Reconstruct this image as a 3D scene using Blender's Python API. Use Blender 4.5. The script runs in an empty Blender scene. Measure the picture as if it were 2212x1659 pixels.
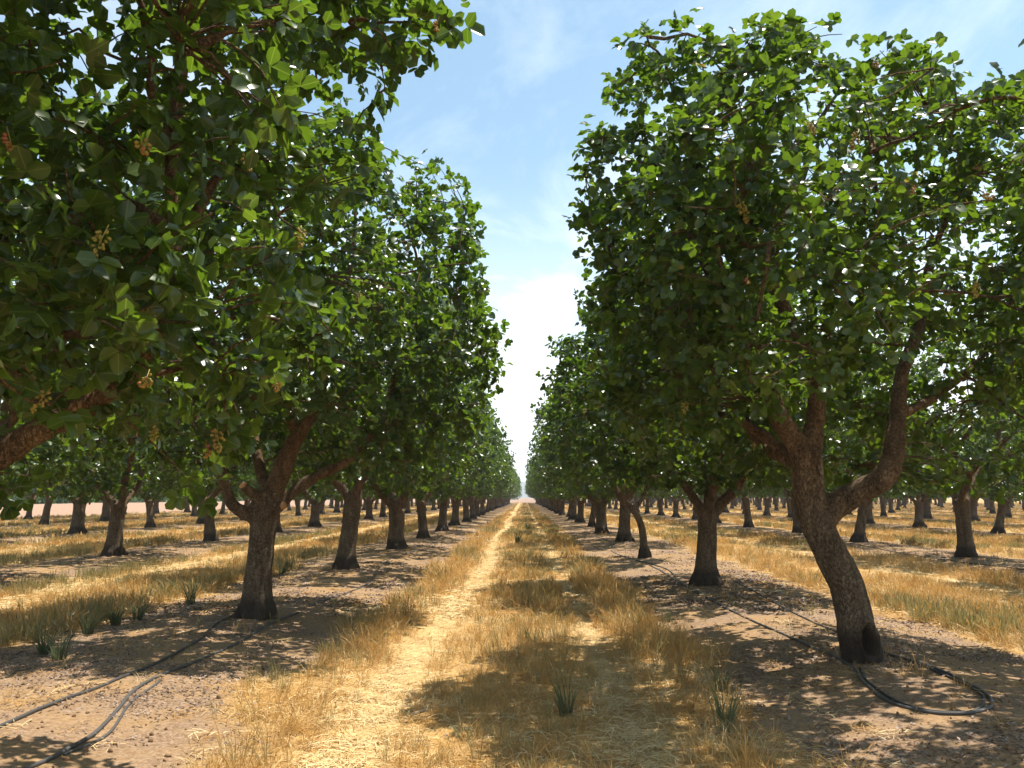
import bpy, math, random
import numpy as np
from mathutils import Vector, Matrix

R = math.radians
rng = np.random.default_rng(7)
random.seed(7)
scene = bpy.context.scene
col = scene.collection

# ------------------------------------------------------------------ camera, sky, sun, exposure
F, CX, CY = 850.0, 512.0, 384.0           # focal length in pixels of the 1024 x 768 frame
CAM = np.array([0.0, 0.0, 1.6])
YAW, PITCH = math.atan(11.5 / F), math.atan(113.0 / F)
cd = bpy.data.cameras.new('camera'); cam = bpy.data.objects.new('camera', cd); col.objects.link(cam)
cd.sensor_width = 36.0; cd.lens = F / 1024 * 36.0; cd.clip_start = 0.05; cd.clip_end = 9000
cam.location = CAM; cam.rotation_euler = (R(90) + PITCH, 0, YAW)
scene.camera = cam
CM = np.array(cam.rotation_euler.to_matrix())

SUN_EL, SUN_AZ = R(70.5), R(56)
world = bpy.data.worlds.new('World'); scene.world = world; world.use_nodes = True
wn, wl = world.node_tree.nodes, world.node_tree.links
wn.clear()
wo = wn.new('ShaderNodeOutputWorld'); bg = wn.new('ShaderNodeBackground'); wl.new(bg.outputs[0], wo.inputs[0])
sky = wn.new('ShaderNodeTexSky'); sky.sky_type = 'NISHITA'; sky.sun_disc = False
sky.sun_elevation = SUN_EL; sky.sun_rotation = SUN_AZ; sky.altitude = 50
sky.air_density = 1.0; sky.dust_density = 1.2; sky.ozone_density = 1.6
tc = wn.new('ShaderNodeTexCoord')
sep = wn.new('ShaderNodeSeparateXYZ'); wl.new(tc.outputs['Generated'], sep.inputs[0])
# thin cloud layer: directions projected on a high plane
dv = wn.new('ShaderNodeMath'); dv.operation = 'MAXIMUM'; dv.inputs[1].default_value = 0.0; wl.new(sep.outputs['Z'], dv.inputs[0])
ad = wn.new('ShaderNodeMath'); ad.operation = 'ADD'; ad.inputs[1].default_value = 0.12; wl.new(dv.outputs[0], ad.inputs[0])
vd = wn.new('ShaderNodeVectorMath'); vd.operation = 'DIVIDE'; wl.new(tc.outputs['Generated'], vd.inputs[0])
cmb = wn.new('ShaderNodeCombineXYZ')
for i in range(3): wl.new(ad.outputs[0], cmb.inputs[i])
wl.new(cmb.outputs[0], vd.inputs[1])
mp = wn.new('ShaderNodeMapping'); mp.inputs['Scale'].default_value = (1.3, 0.75, 0.25); mp.inputs['Location'].default_value = (0.35, 0.6, 0)
wl.new(vd.outputs[0], mp.inputs[0])
nz = wn.new('ShaderNodeTexNoise'); nz.inputs['Scale'].default_value = 1.6; nz.inputs['Detail'].default_value = 9; nz.inputs['Roughness'].default_value = 0.62
nz.inputs['Distortion'].default_value = 0.5
wl.new(mp.outputs[0], nz.inputs['Vector'])
cr = wn.new('ShaderNodeValToRGB'); cr.color_ramp.elements[0].position = 0.47; cr.color_ramp.elements[1].position = 0.68
wl.new(nz.outputs['Fac'], cr.inputs[0])
# more of the thin veil is crossed near the horizon
hz = wn.new('ShaderNodeMapRange'); hz.inputs[1].default_value = 0.0; hz.inputs[2].default_value = 0.40; hz.inputs[3].default_value = 1.0; hz.inputs[4].default_value = 0.0
hz.interpolation_type = 'SMOOTHSTEP'
wl.new(sep.outputs['Z'], hz.inputs[0])
hzm = wn.new('ShaderNodeMath'); hzm.operation = 'MULTIPLY_ADD'; hzm.inputs[1].default_value = 0.62; hzm.inputs[2].default_value = 0.05; wl.new(hz.outputs[0], hzm.inputs[0])
mm = wn.new('ShaderNodeMath'); mm.operation = 'MULTIPLY'; wl.new(cr.outputs[0], mm.inputs[0])
cf = wn.new('ShaderNodeMath'); cf.operation = 'MULTIPLY_ADD'; cf.inputs[1].default_value = .75; cf.inputs[2].default_value = .22; wl.new(hz.outputs[0], cf.inputs[0]); wl.new(cf.outputs[0], mm.inputs[1])
mx2 = wn.new('ShaderNodeMath'); mx2.operation = 'ADD'; mx2.use_clamp = True
wl.new(mm.outputs[0], mx2.inputs[0]); wl.new(hzm.outputs[0], mx2.inputs[1])
cm = wn.new('ShaderNodeMixRGB'); cm.inputs['Color2'].default_value = (9.6, 9.8, 10.2, 1)
wl.new(mx2.outputs[0], cm.inputs[0]); tn = wn.new('ShaderNodeMixRGB'); tn.blend_type = 'MULTIPLY'; tn.inputs[0].default_value = 1; tn.inputs[2].default_value = (.88, 1.07, .97, 1)
wl.new(sky.outputs[0], tn.inputs[1]); wl.new(tn.outputs[0], cm.inputs['Color1']); wl.new(cm.outputs[0], bg.inputs[0])
bg.inputs[1].default_value = 0.10

sd = bpy.data.lights.new('sun', 'SUN'); so = bpy.data.objects.new('sun', sd); col.objects.link(so)
sd.energy = 5.0; sd.angle = R(0.53); sd.color = (1.0, 0.945, 0.86)
sv = Vector((math.sin(SUN_AZ) * math.cos(SUN_EL), math.cos(SUN_AZ) * math.cos(SUN_EL), math.sin(SUN_EL)))
so.rotation_euler = sv.to_track_quat('Z', 'Y').to_euler(); so.location = (20, 15, 60)
scene.view_settings.view_transform = 'Standard'; scene.view_settings.look = 'None'
scene.view_settings.exposure = 1.0; scene.view_settings.gamma = 1
HAZE = 0.0004
scene.cycles.max_bounces = 8; scene.cycles.diffuse_bounces = 4; scene.cycles.transmission_bounces = 5
scene.cycles.sample_clamp_indirect = 6

# ------------------------------------------------------------------ helpers
def ray(px, py):
    d = CM @ np.array([(px - CX) / F, -(py - CY) / F, -1.0])
    return d / np.linalg.norm(d)
S = 1024 / 2212.0
def at(dx, dy, Y):
    """world point at depth Y seen at the given position of the 2212-wide view"""
    d = ray(dx * S, dy * S); return CAM + d * (Y / d[1])
def project(P):
    q = (np.asarray(P) - CAM) @ CM
    return CX + F * q[..., 0] / -q[..., 2], CY - F * q[..., 1] / -q[..., 2], -q[..., 2]
def hsh(i, j, k, s):
    h = (i * 374761393 + j * 668265263 + k * 2147483647 + s * 1274126177) & 0xFFFFFFFF
    h = ((h ^ (h >> 13)) * 1274126177) & 0xFFFFFFFF
    return ((h ^ (h >> 16)) & 0xFFFF) / 65535.0
def vnoise(P, s=0):
    P = np.asarray(P, float); f = np.floor(P); i = f.astype(np.int64); t = P - f; t = t * t * (3 - 2 * t)
    o = 0
    for a in (0, 1):
        wx = t[..., 0] if a else 1 - t[..., 0]
        for b in (0, 1):
            wy = t[..., 1] if b else 1 - t[..., 1]
            for c in (0, 1):
                wz = t[..., 2] if c else 1 - t[..., 2]
                o = o + wx * wy * wz * hsh(i[..., 0] + a, i[..., 1] + b, i[..., 2] + c, s)
    return o
def fnoise(P, s=0, n=3):
    P = np.asarray(P, float); o = 0; w = 1; t = 0
    for k in range(n):
        o = o + w * vnoise(P * 2 ** k, s + k); t += w; w *= .5
    return o / t
def noise2(x, y, s=0, n=3):
    x = np.asarray(x, float); return fnoise(np.stack([x, np.asarray(y, float) + 0 * x, 0 * x + s * 3.7], -1), s, n)
def sstep(a, b, x):
    t = np.clip((np.asarray(x, float) - a) / (b - a), 0, 1); return t * t * (3 - 2 * t)
def norm(v): return v / (np.linalg.norm(v, axis=-1, keepdims=True) + 1e-9)

def mesh_np(name, V, T, mat=None, attrs=None, smooth=True, uv=None):
    me = bpy.data.meshes.new(name); V = np.asarray(V, np.float32); T = np.asarray(T, np.int32)
    k = T.shape[1]
    me.vertices.add(len(V)); me.vertices.foreach_set('co', V.ravel())
    me.loops.add(len(T) * k); me.loops.foreach_set('vertex_index', T.ravel())
    me.polygons.add(len(T)); me.polygons.foreach_set('loop_start', np.arange(len(T), dtype=np.int32) * k)
    try: me.polygons.foreach_set('loop_total', np.full(len(T), k, np.int32))
    except Exception: pass
    me.polygons.foreach_set('use_smooth', np.full(len(T), smooth))
    for n, a in (attrs or {}).items():
        at_ = me.attributes.new(n, 'FLOAT', 'POINT'); at_.data.foreach_set('value', np.asarray(a, np.float32))
    if uv is not None:
        l = me.uv_layers.new(name='UVMap'); l.data.foreach_set('uv', np.asarray(uv, np.float32)[T.ravel()].ravel())
    if mat: me.materials.append(mat)
    me.update(calc_edges=True); me.validate()
    return me
def tag(o, label=None, cat=None, group=None, kind=None):
    if label: o['label'] = label
    if cat: o['category'] = cat
    if group: o['group'] = group
    if kind: o['kind'] = kind
    return o
def obj(name, me, parent=None, loc=None):
    o = bpy.data.objects.new(name, me); col.objects.link(o)
    if parent: o.parent = parent
    if loc is not None: o.location = loc
    return o
def tube(P, rad, n=8, caps=True):
    P = np.asarray(P, float); rad = np.asarray(rad, float); m = len(P)
    t = norm(np.gradient(P, axis=0))
    up = np.array([0.0, 0, 1]) if abs(t[0, 2]) < .9 else np.array([1.0, 0, 0])
    V = []; u = norm(np.cross(t[0], up))
    a = np.arange(n) * 2 * math.pi / n
    for i in range(m):
        u = norm(u - t[i] * (u @ t[i])); w = np.cross(t[i], u)
        V.append(P[i] + rad[i] * (np.cos(a)[:, None] * u + np.sin(a)[:, None] * w))
    V = np.concatenate(V); T = []
    for i in range(m - 1):
        for j in range(n):
            k = (j + 1) % n; p, q, r_, s_ = i * n + j, i * n + k, (i + 1) * n + k, (i + 1) * n + j
            T += [(p, q, r_), (p, r_, s_)]
    if caps:
        V = np.concatenate([V, P[:1], P[-1:]]); c0, c1 = m * n, m * n + 1
        for j in range(n):
            k = (j + 1) % n; T.append((c0, k, j)); T.append((c1, (m - 1) * n + j, (m - 1) * n + k))
    return V, np.array(T, np.int32)
def join(parts):
    Vs, Ts, o = [], [], 0
    for V, T in parts:
        Vs.append(V); Ts.append(T + o); o += len(V)
    return np.concatenate(Vs), np.concatenate(Ts)
def smooth_path(P, k=4):
    """Catmull-Rom through the points (columns beyond the third are carried along)"""
    P = np.asarray(P, float); Q = np.vstack([2 * P[0] - P[1], P, 2 * P[-1] - P[-2]]); o = []
    for i in range(1, len(Q) - 2):
        for j in range(k):
            t = j / k
            o.append(.5 * (2 * Q[i] + (Q[i + 1] - Q[i - 1]) * t + (2 * Q[i - 1] - 5 * Q[i] + 4 * Q[i + 1] - Q[i + 2]) * t * t + (3 * Q[i] - Q[i - 1] - 3 * Q[i + 1] + Q[i + 2]) * t ** 3))
    o.append(P[-1]); return np.array(o)

# ------------------------------------------------------------------ materials
def mat_new(name):
    m = bpy.data.materials.new(name); m.use_nodes = True; m.node_tree.nodes.clear()
    return m, m.node_tree.nodes, m.node_tree.links
def N(nodes, t, **kw):
    n = nodes.new(t)
    for k, v in kw.items():
        if k in n.inputs: n.inputs[k].default_value = v
        else: setattr(n, k, v)
    return n
def ramp(nodes, stops):
    r_ = nodes.new('ShaderNodeValToRGB'); e = r_.color_ramp.elements
    while len(e) < len(stops): e.new(0.5)
    for i, (p, c) in enumerate(stops): e[i].position = p; e[i].color = (*c, 1)
    return r_

def leaf_material(name, veins):
    m, n, l = mat_new(name)
    out = N(n, 'ShaderNodeOutputMaterial')
    a = N(n, 'ShaderNodeAttribute', attribute_name='rnd'); oi = N(n, 'ShaderNodeObjectInfo')
    mul = N(n, 'ShaderNodeMath', operation='MULTIPLY_ADD'); mul.inputs[1].default_value = 0.35 if not veins else 0.5; mul.inputs[2].default_value = -0.17 if not veins else -0.25
    l.new(oi.outputs['Random'], mul.inputs[0])
    add = N(n, 'ShaderNodeMath', operation='ADD', use_clamp=True); l.new(a.outputs['Fac'], add.inputs[0]); l.new(mul.outputs[0], add.inputs[1])
    c1 = ramp(n, [(0, (.024, .046, .009)), (.45, (.038, .069, .012)), (.85, (.060, .100, .017)), (.985, (.09, .13, .02)), (1, (.2, .15, .03))])
    c2 = ramp(n, [(0, (.080, .155, .008)), (.5, (.135, .235, .011)), (.985, (.22, .32, .02)), (1, (.36, .28, .04))])
    l.new(add.outputs[0], c1.inputs[0]); l.new(add.outputs[0], c2.inputs[0])
    base, tr = c1.outputs[0], c2.outputs[0]
    if veins:
        uv = N(n, 'ShaderNodeUVMap'); sp = N(n, 'ShaderNodeSeparateXYZ'); l.new(uv.outputs[0], sp.inputs[0])
        ab = N(n, 'ShaderNodeMath', operation='ABSOLUTE'); l.new(sp.outputs[1], ab.inputs[0])
        mid = N(n, 'ShaderNodeMapRange'); mid.inputs[1].default_value = 0.012; mid.inputs[2].default_value = 0.035; mid.inputs[3].default_value = 1; mid.inputs[4].default_value = 0
        l.new(ab.outputs[0], mid.inputs[0])
        # side veins run forward from the midrib
        k1 = N(n, 'ShaderNodeMath', operation='MULTIPLY_ADD'); k1.inputs[1].default_value = -0.55; l.new(ab.outputs[0], k1.inputs[0]); l.new(sp.outputs[0], k1.inputs[2])
        k2 = N(n, 'ShaderNodeMath', operation='MULTIPLY'); k2.inputs[1].default_value = 11; l.new(k1.outputs[0], k2.inputs[0])
        k3 = N(n, 'ShaderNodeMath', operation='FRACT'); l.new(k2.outputs[0], k3.inputs[0])
        k4 = N(n, 'ShaderNodeMapRange'); k4.inputs[1].default_value = 0.05; k4.inputs[2].default_value = 0.12; k4.inputs[3].default_value = 0.45; k4.inputs[4].default_value = 0
        l.new(k3.outputs[0], k4.inputs[0])
        vm = N(n, 'ShaderNodeMath', operation='MAXIMUM'); l.new(mid.outputs[0], vm.inputs[0]); l.new(k4.outputs[0], vm.inputs[1])
        vs = N(n, 'ShaderNodeMath', operation='MULTIPLY'); vs.inputs[1].default_value = 0.45; l.new(vm.outputs[0], vs.inputs[0])
        m1 = N(n, 'ShaderNodeMixRGB'); m1.inputs[2].default_value = (.17, .22, .05, 1); l.new(vs.outputs[0], m1.inputs[0]); l.new(base, m1.inputs[1]); base = m1.outputs[0]
        m2 = N(n, 'ShaderNodeMixRGB'); m2.inputs[2].default_value = (.32, .42, .07, 1); l.new(vs.outputs[0], m2.inputs[0]); l.new(tr, m2.inputs[1]); tr = m2.outputs[0]
    p = N(n, 'ShaderNodeBsdfPrincipled'); p.inputs['Roughness'].default_value = 0.30; p.inputs['Specular IOR Level'].default_value = 0.42
    l.new(base, p.inputs['Base Color'])
    t = N(n, 'ShaderNodeBsdfTranslucent'); l.new(tr, t.inputs[0])
    mx = N(n, 'ShaderNodeMixShader'); mx.inputs[0].default_value = 0.40
    l.new(p.outputs[0], mx.inputs[1]); l.new(t.outputs[0], mx.inputs[2]); l.new(mx.outputs[0], out.inputs[0])
    return m
M_leaf = leaf_material('leaf_green', False)
M_leafv = leaf_material('leaf_green_veined', True)

def bark_material(name, graft=True):
    m, n, l = mat_new(name)
    out = N(n, 'ShaderNodeOutputMaterial'); p = N(n, 'ShaderNodeBsdfPrincipled'); p.inputs['Roughness'].default_value = 0.9
    p.inputs['Specular IOR Level'].default_value = 0.15
    tc = N(n, 'ShaderNodeTexCoord'); mp = N(n, 'ShaderNodeMapping'); mp.inputs['Scale'].default_value = (1, 1, 0.32)
    l.new(tc.outputs['Object'], mp.inputs[0])
    n1 = N(n, 'ShaderNodeTexNoise', Scale=9.0, Detail=8.0, Roughness=.65); l.new(mp.outputs[0], n1.inputs['Vector'])
    n2 = N(n, 'ShaderNodeTexNoise', Scale=38.0, Detail=5.0, Roughness=.7); l.new(tc.outputs['Object'], n2.inputs['Vector'])
    dw = N(n, 'ShaderNodeMixRGB', blend_type='ADD'); dw.inputs[0].default_value = .16; l.new(mp.outputs[0], dw.inputs[1]); l.new(n1.outputs['Color'], dw.inputs[2])
    v1 = N(n, 'ShaderNodeTexVoronoi', Scale=48.0, feature='DISTANCE_TO_EDGE'); l.new(dw.outputs[0], v1.inputs['Vector'])
    c = ramp(n, [(.34, (.040, .029, .018)), (.46, (.115, .084, .052)), (.56, (.20, .152, .098)), (.68, (.36, .29, .20))])
    mixn = N(n, 'ShaderNodeMath', operation='MULTIPLY_ADD'); mixn.inputs[1].default_value = .55; l.new(n2.outputs['Fac'], mixn.inputs[0])
    s_ = N(n, 'ShaderNodeMath', operation='MULTIPLY'); s_.inputs[1].default_value = .45; l.new(n1.outputs['Fac'], s_.inputs[0]); l.new(s_.outputs[0], mixn.inputs[2])
    l.new(mixn.outputs[0], c.inputs[0])
    crk = N(n, 'ShaderNodeMapRange'); crk.inputs[1].default_value = 0; crk.inputs[2].default_value = 0.12; crk.inputs[3].default_value = 0.68; crk.inputs[4].default_value = 1
    l.new(v1.outputs['Distance'], crk.inputs[0])
    mc = N(n, 'ShaderNodeMixRGB', blend_type='MULTIPLY'); mc.inputs[0].default_value = 1; l.new(c.outputs[0], mc.inputs[1]); l.new(crk.outputs[0], mc.inputs[2])
    # younger wood higher up is more orange brown
    sp = N(n, 'ShaderNodeSeparateXYZ'); l.new(tc.outputs['Object'], sp.inputs[0])
    hz = N(n, 'ShaderNodeMapRange'); hz.inputs[1].default_value = 1.1; hz.inputs[2].default_value = 2.0; hz.inputs[3].default_value = 0; hz.inputs[4].default_value = .6
    l.new(sp.outputs['Z'], hz.inputs[0])
    mo = N(n, 'ShaderNodeMixRGB', blend_type='MULTIPLY'); mo.inputs[2].default_value = (1.12, .86, .60, 1); l.new(hz.outputs[0], mo.inputs[0]); l.new(mc.outputs[0], mo.inputs[1])
    last = mo.outputs[0]
    if graft:   # dark rootstock bark below the graft line
        zz = N(n, 'ShaderNodeMath', operation='MULTIPLY_ADD'); zz.inputs[1].default_value = -.30; l.new(n1.outputs['Fac'], zz.inputs[0]); l.new(sp.outputs['Z'], zz.inputs[2])
        gr = N(n, 'ShaderNodeMapRange'); gr.inputs[1].default_value = .07; gr.inputs[2].default_value = .19; gr.inputs[3].default_value = .75; gr.inputs[4].default_value = 0
        l.new(zz.outputs[0], gr.inputs[0])
        mg = N(n, 'ShaderNodeMixRGB'); mg.inputs[2].default_value = (.035, .026, .02, 1); l.new(gr.outputs[0], mg.inputs[0]); l.new(last, mg.inputs[1]); last = mg.outputs[0]
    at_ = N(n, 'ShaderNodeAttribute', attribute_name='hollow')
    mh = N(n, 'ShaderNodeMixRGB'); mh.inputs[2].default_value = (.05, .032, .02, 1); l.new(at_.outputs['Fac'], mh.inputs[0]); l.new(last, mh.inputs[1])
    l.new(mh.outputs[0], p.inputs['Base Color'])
    b = N(n, 'ShaderNodeBump', Strength=1.0, Distance=.04)
    hs = N(n, 'ShaderNodeMath', operation='MULTIPLY_ADD'); hs.inputs[1].default_value = .7; l.new(crk.outputs[0], hs.inputs[0]); l.new(mixn.outputs[0], hs.inputs[2])
    l.new(hs.outputs[0], b.inputs['Height']); l.new(b.outputs[0], p.inputs['Normal']); l.new(p.outputs[0], out.inputs[0])
    return m
M_bark = bark_material('bark')
M_bark2 = bark_material('bark_no_graft', False)

def simple(name, color, rough=.8, spec=.3, var=0.0, trans=None, tfac=.3, bump=0, scale=40, attr=None):
    m, n, l = mat_new(name)
    out = N(n, 'ShaderNodeOutputMaterial'); p = N(n, 'ShaderNodeBsdfPrincipled'); p.inputs['Roughness'].default_value = rough; p.inputs['Specular IOR Level'].default_value = spec
    stops = color if isinstance(color[0], tuple) else [(0, tuple(x * (1 - var) for x in color)), (1, tuple(x * (1 + var) for x in color))]
    c = ramp(n, stops)
    if attr: src = N(n, 'ShaderNodeAttribute', attribute_name=attr).outputs['Fac']
    else: src = N(n, 'ShaderNodeObjectInfo').outputs['Random']
    tn = N(n, 'ShaderNodeTexNoise', Scale=float(scale), Detail=4.0)
    tcn = N(n, 'ShaderNodeTexCoord'); l.new(tcn.outputs['Object'], tn.inputs['Vector'])
    ma = N(n, 'ShaderNodeMath', operation='MULTIPLY_ADD'); ma.inputs[1].default_value = .5; ma.inputs[2].default_value = -.25
    l.new(tn.outputs['Fac'], ma.inputs[0])
    sm = N(n, 'ShaderNodeMath', operation='ADD', use_clamp=True); l.new(src, sm.inputs[0]); l.new(ma.outputs[0], sm.inputs[1])
    l.new(sm.outputs[0], c.inputs[0]); l.new(c.outputs[0], p.inputs['Base Color'])
    if bump:
        b = N(n, 'ShaderNodeBump', Strength=bump, Distance=.01); l.new(tn.outputs['Fac'], b.inputs['Height']); l.new(b.outputs[0], p.inputs['Normal'])
    if trans:
        t = N(n, 'ShaderNodeBsdfTranslucent'); t.inputs[0].default_value = (*trans, 1)
        mx = N(n, 'ShaderNodeMixShader'); mx.inputs[0].default_value = tfac
        l.new(p.outputs[0], mx.inputs[1]); l.new(t.outputs[0], mx.inputs[2]); l.new(mx.outputs[0], out.inputs[0])
    else: l.new(p.outputs[0], out.inputs[0])
    return m
M_straw = simple('dry_straw', [(0, (.30, .15, .038)), (.5, (.46, .265, .078)), (1, (.59, .40, .155))], .6, .25, trans=(.54, .32, .09), tfac=.35)
M_straw_pale = simple('pale_straw', [(0, (.46, .32, .14)), (.5, (.60, .44, .21)), (1, (.70, .56, .31))], .6, .25, trans=(.55, .42, .2), tfac=.2)
M_dullgrass = simple('fading_green_grass', [(0, (.13, .12, .05)), (.5, (.23, .19, .085)), (1, (.35, .265, .115))], .6, .25, trans=(.30, .26, .09), tfac=.35)
M_weed = simple('weed_green', [(0, (.07, .085, .042)), (1, (.125, .14, .068))], .55, .3, trans=(.15, .18, .06), tfac=.35)
M_litter = simple('leaf_litter', [(0, (.09, .055, .038)), (.5, (.18, .122, .086)), (1, (.34, .265, .205))], .8, .2)
M_clod = simple('soil_clod', [(0, (.14, .08, .042)), (1, (.25, .155, .088))], .95, .1, bump=.6)
M_hose = simple('black_hose', (.055, .052, .048), .6, .35, var=.3, scale=8)
M_stick = simple('bleached_stick', (.52, .42, .29), .8, .2, var=.15)
M_cut = simple('pruning_cut_wood', (.42, .24, .12), .85, .1, var=.25)
M_nut = simple('pistachio_hull', [(0, (.19, .18, .03)), (.6, (.30, .22, .04)), (.85, (.34, .17, .045)), (1, (.38, .12, .06))], .5, .4, attr='rnd', trans=(.5, .32, .06), tfac=.2)
M_dirtpale = simple('pale_dirt', (.27, .175, .12), .95, .1, var=.12, bump=.4, scale=1.5)
M_hill = simple('hill_scrub', (.12, .12, .08), .95, .1, var=.2, scale=.02)
M_treefar = simple('far_foliage', [(0, (.030, .068, .016)), (1, (.07, .125, .025))], .5, .4, attr='rnd', trans=(.15, .28, .03), tfac=.35)

# ------------------------------------------------------------------ ground
ROWS_L = [-3.6, -10.6, -18.4, -26.4, -34.0]
ROWS_R = [3.35, 11.3, 20.0, 28.4, 36.8, 45.2, 53.6, 62.0, 70.4, 78.8, 87.2, 95.6, 104, 112.4]
ROWS = np.array(sorted(ROWS_L + ROWS_R))
STEP = 7.08
END = 236.0
def row_dx(x):
    x = np.asarray(x, float); j = np.argmin(np.abs(x[..., None] - ROWS), -1); return x - ROWS[j]
def in_orchard(x, y):
    e = END + 700 * sstep(24, 60, x); return sstep(-39.5, -37.5, x) * (1 - sstep(e + 1, e + 6, y))
def soil_mask(x, y):
    d = np.abs(row_dx(x)) + (noise2(x * .9, y * .55, 11) - .5) * 1.5 + (noise2(x * 4, y * 3, 12, 2) - .5) * .35
    return (1 - sstep(1.45, 1.95, d)) * in_orchard(x, y)
def height(x, y):
    x = np.asarray(x, float); y = np.asarray(y, float)
    dx = row_dx(x); fade = (1 - sstep(90, 200, y)) * sstep(-37, -34, x) * (1 - sstep(60, 90, x))
    h = .10 * np.exp(-(dx / 1.0) ** 2) * (.6 + .8 * noise2(x * .3, y * .28, 21))
    h = h + .05 * (noise2(x * .55, y * .5, 22, 2) - .5) + .022 * (noise2(x * 2.6, y * 2.6, 23, 3) - .5)
    h = h - .035 * np.exp(-((x + 1.0) / .32) ** 2) - .03 * np.exp(-((x - .78) / .3) ** 2)
    return h * fade
def gpt(dx, dy, lift=0.0):
    d = ray(dx * S, dy * S); z = 0.0
    for _ in range(6):
        P = CAM + d * ((z - CAM[2]) / d[2]); z = float(height(P[0], P[1]))
    P[2] = z + lift; return P
def axis(near, fine, lo, hi, growth=1.09):
    a = list(np.arange(near[0], near[1] + 1e-6, fine)); s = fine
    while a[-1] < hi: s *= growth; a.append(a[-1] + s)
    s = fine; b = []
    c = near[0]
    while c > lo: s *= growth; c -= s; b.append(c)
    return np.array(b[::-1] + a)
gx = axis((-8, 8), .10, -5000, 5000, 1.08); gy = axis((3.5, 22), .12, -60, 7000, 1.06)
GX, GY = np.meshgrid(gx, gy)
V = np.stack([GX, GY, height(GX, GY)], -1).reshape(-1, 3)
nx, ny = len(gx), len(gy)
ii = (np.arange(ny - 1)[:, None] * nx + np.arange(nx - 1)[None]).ravel()
Q = np.stack([ii, ii + 1, ii + nx + 1, ii + nx], -1)
m, n, l = mat_new('orchard_ground')
out = N(n, 'ShaderNodeOutputMaterial'); p = N(n, 'ShaderNodeBsdfPrincipled'); p.inputs['Roughness'].default_value = .95; p.inputs['Specular IOR Level'].default_value = .1
geo = N(n, 'ShaderNodeNewGeometry')
a1 = N(n, 'ShaderNodeAttribute', attribute_name='soil'); a2 = N(n, 'ShaderNodeAttribute', attribute_name='orchard'); a3 = N(n, 'ShaderNodeAttribute', attribute_name='track')
nA = N(n, 'ShaderNodeTexNoise', Scale=1.1, Detail=6.0, Roughness=.6); nB = N(n, 'ShaderNodeTexNoise', Scale=22.0, Detail=6.0, Roughness=.7)
mpp = N(n, 'ShaderNodeMapping'); mpp.inputs['Scale'].default_value = (1, .25, 1); nC = N(n, 'ShaderNodeTexNoise', Scale=60.0, Detail=4.0)
vC = N(n, 'ShaderNodeTexVoronoi', Scale=55.0)
for q in (nA, nB, vC): l.new(geo.outputs['Position'], q.inputs['Vector'])
l.new(geo.outputs['Position'], mpp.inputs[0]); l.new(mpp.outputs[0], nC.inputs['Vector'])
soil = ramp(n, [(.3, (.165, .098, .046)), (.5, (.26, .163, .082)), (.7, (.33, .22, .118))]); l.new(nB.outputs['Fac'], soil.inputs[0])
lit = ramp(n, [(.2, (.10, .064, .044)), (.5, (.18, .118, .080)), (.8, (.29, .21, .155))]); l.new(vC.outputs['Color'], lit.inputs[0])
lm = ramp(n, [(.44, (0, 0, 0)), (.58, (1, 1, 1))]); l.new(nA.outputs['Fac'], lm.inputs[0])
ls = N(n, 'ShaderNodeMath', operation='MULTIPLY'); ls.inputs[1].default_value = .6; l.new(lm.outputs[0], ls.inputs[0])
sm = N(n, 'ShaderNodeMixRGB'); l.new(ls.outputs[0], sm.inputs[0]); l.new(soil.outputs[0], sm.inputs[1]); l.new(lit.outputs[0], sm.inputs[2])
th = ramp(n, [(.3, (.25, .145, .050)), (.5, (.37, .225, .082)), (.7, (.46, .31, .125))]); l.new(nC.outputs['Fac'], th.inputs[0])
th2 = ramp(n, [(.3, (.36, .235, .10)), (.7, (.54, .38, .18))]); l.new(nC.outputs['Fac'], th2.inputs[0])
thm = N(n, 'ShaderNodeMixRGB'); l.new(a3.outputs['Fac'], thm.inputs[0]); l.new(th.outputs[0], thm.inputs[1]); l.new(th2.outputs[0], thm.inputs[2])
g1 = N(n, 'ShaderNodeMixRGB'); l.new(a1.outputs['Fac'], g1.inputs[0]); l.new(thm.outputs[0], g1.inputs[1]); l.new(sm.outputs[0], g1.inputs[2])
pd = ramp(n, [(.3, (.23, .15, .10)), (.7, (.29, .195, .135))]); l.new(nA.outputs['Fac'], pd.inputs[0])
g2 = N(n, 'ShaderNodeMixRGB'); l.new(a2.outputs['Fac'], g2.inputs[0]); l.new(pd.outputs[0], g2.inputs[1]); l.new(g1.outputs[0], g2.inputs[2])
l.new(g2.outputs[0], p.inputs['Base Color'])
b = N(n, 'ShaderNodeBump', Strength=.7, Distance=.02); l.new(nB.outputs['Fac'], b.inputs['Height']); l.new(b.outputs[0], p.inputs['Normal']); l.new(p.outputs[0], out.inputs[0])
M_ground = m
X0, Y0 = V[:, 0], V[:, 1]
def track(x, y):
    c = np.exp(-((x + 1.0 + .12 * np.sin(y * .23)) / .30) ** 2) + .8 * np.exp(-((x - .78) / .22) ** 2)
    for c0 in (-7.9, 8.0, 15.0, -15.2, 23): c = c + .8 * np.exp(-((x - c0) / .5) ** 2)
    return np.clip(c, 0, 1)
ground = obj('ground', mesh_np('ground', V, Q, M_ground, {'soil': soil_mask(X0, Y0), 'orchard': in_orchard(X0, Y0), 'track': track(X0, Y0)}))
tag(ground, 'orchard floor of straw coloured alleys and bare brown strips', 'ground', kind='structure')

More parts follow.
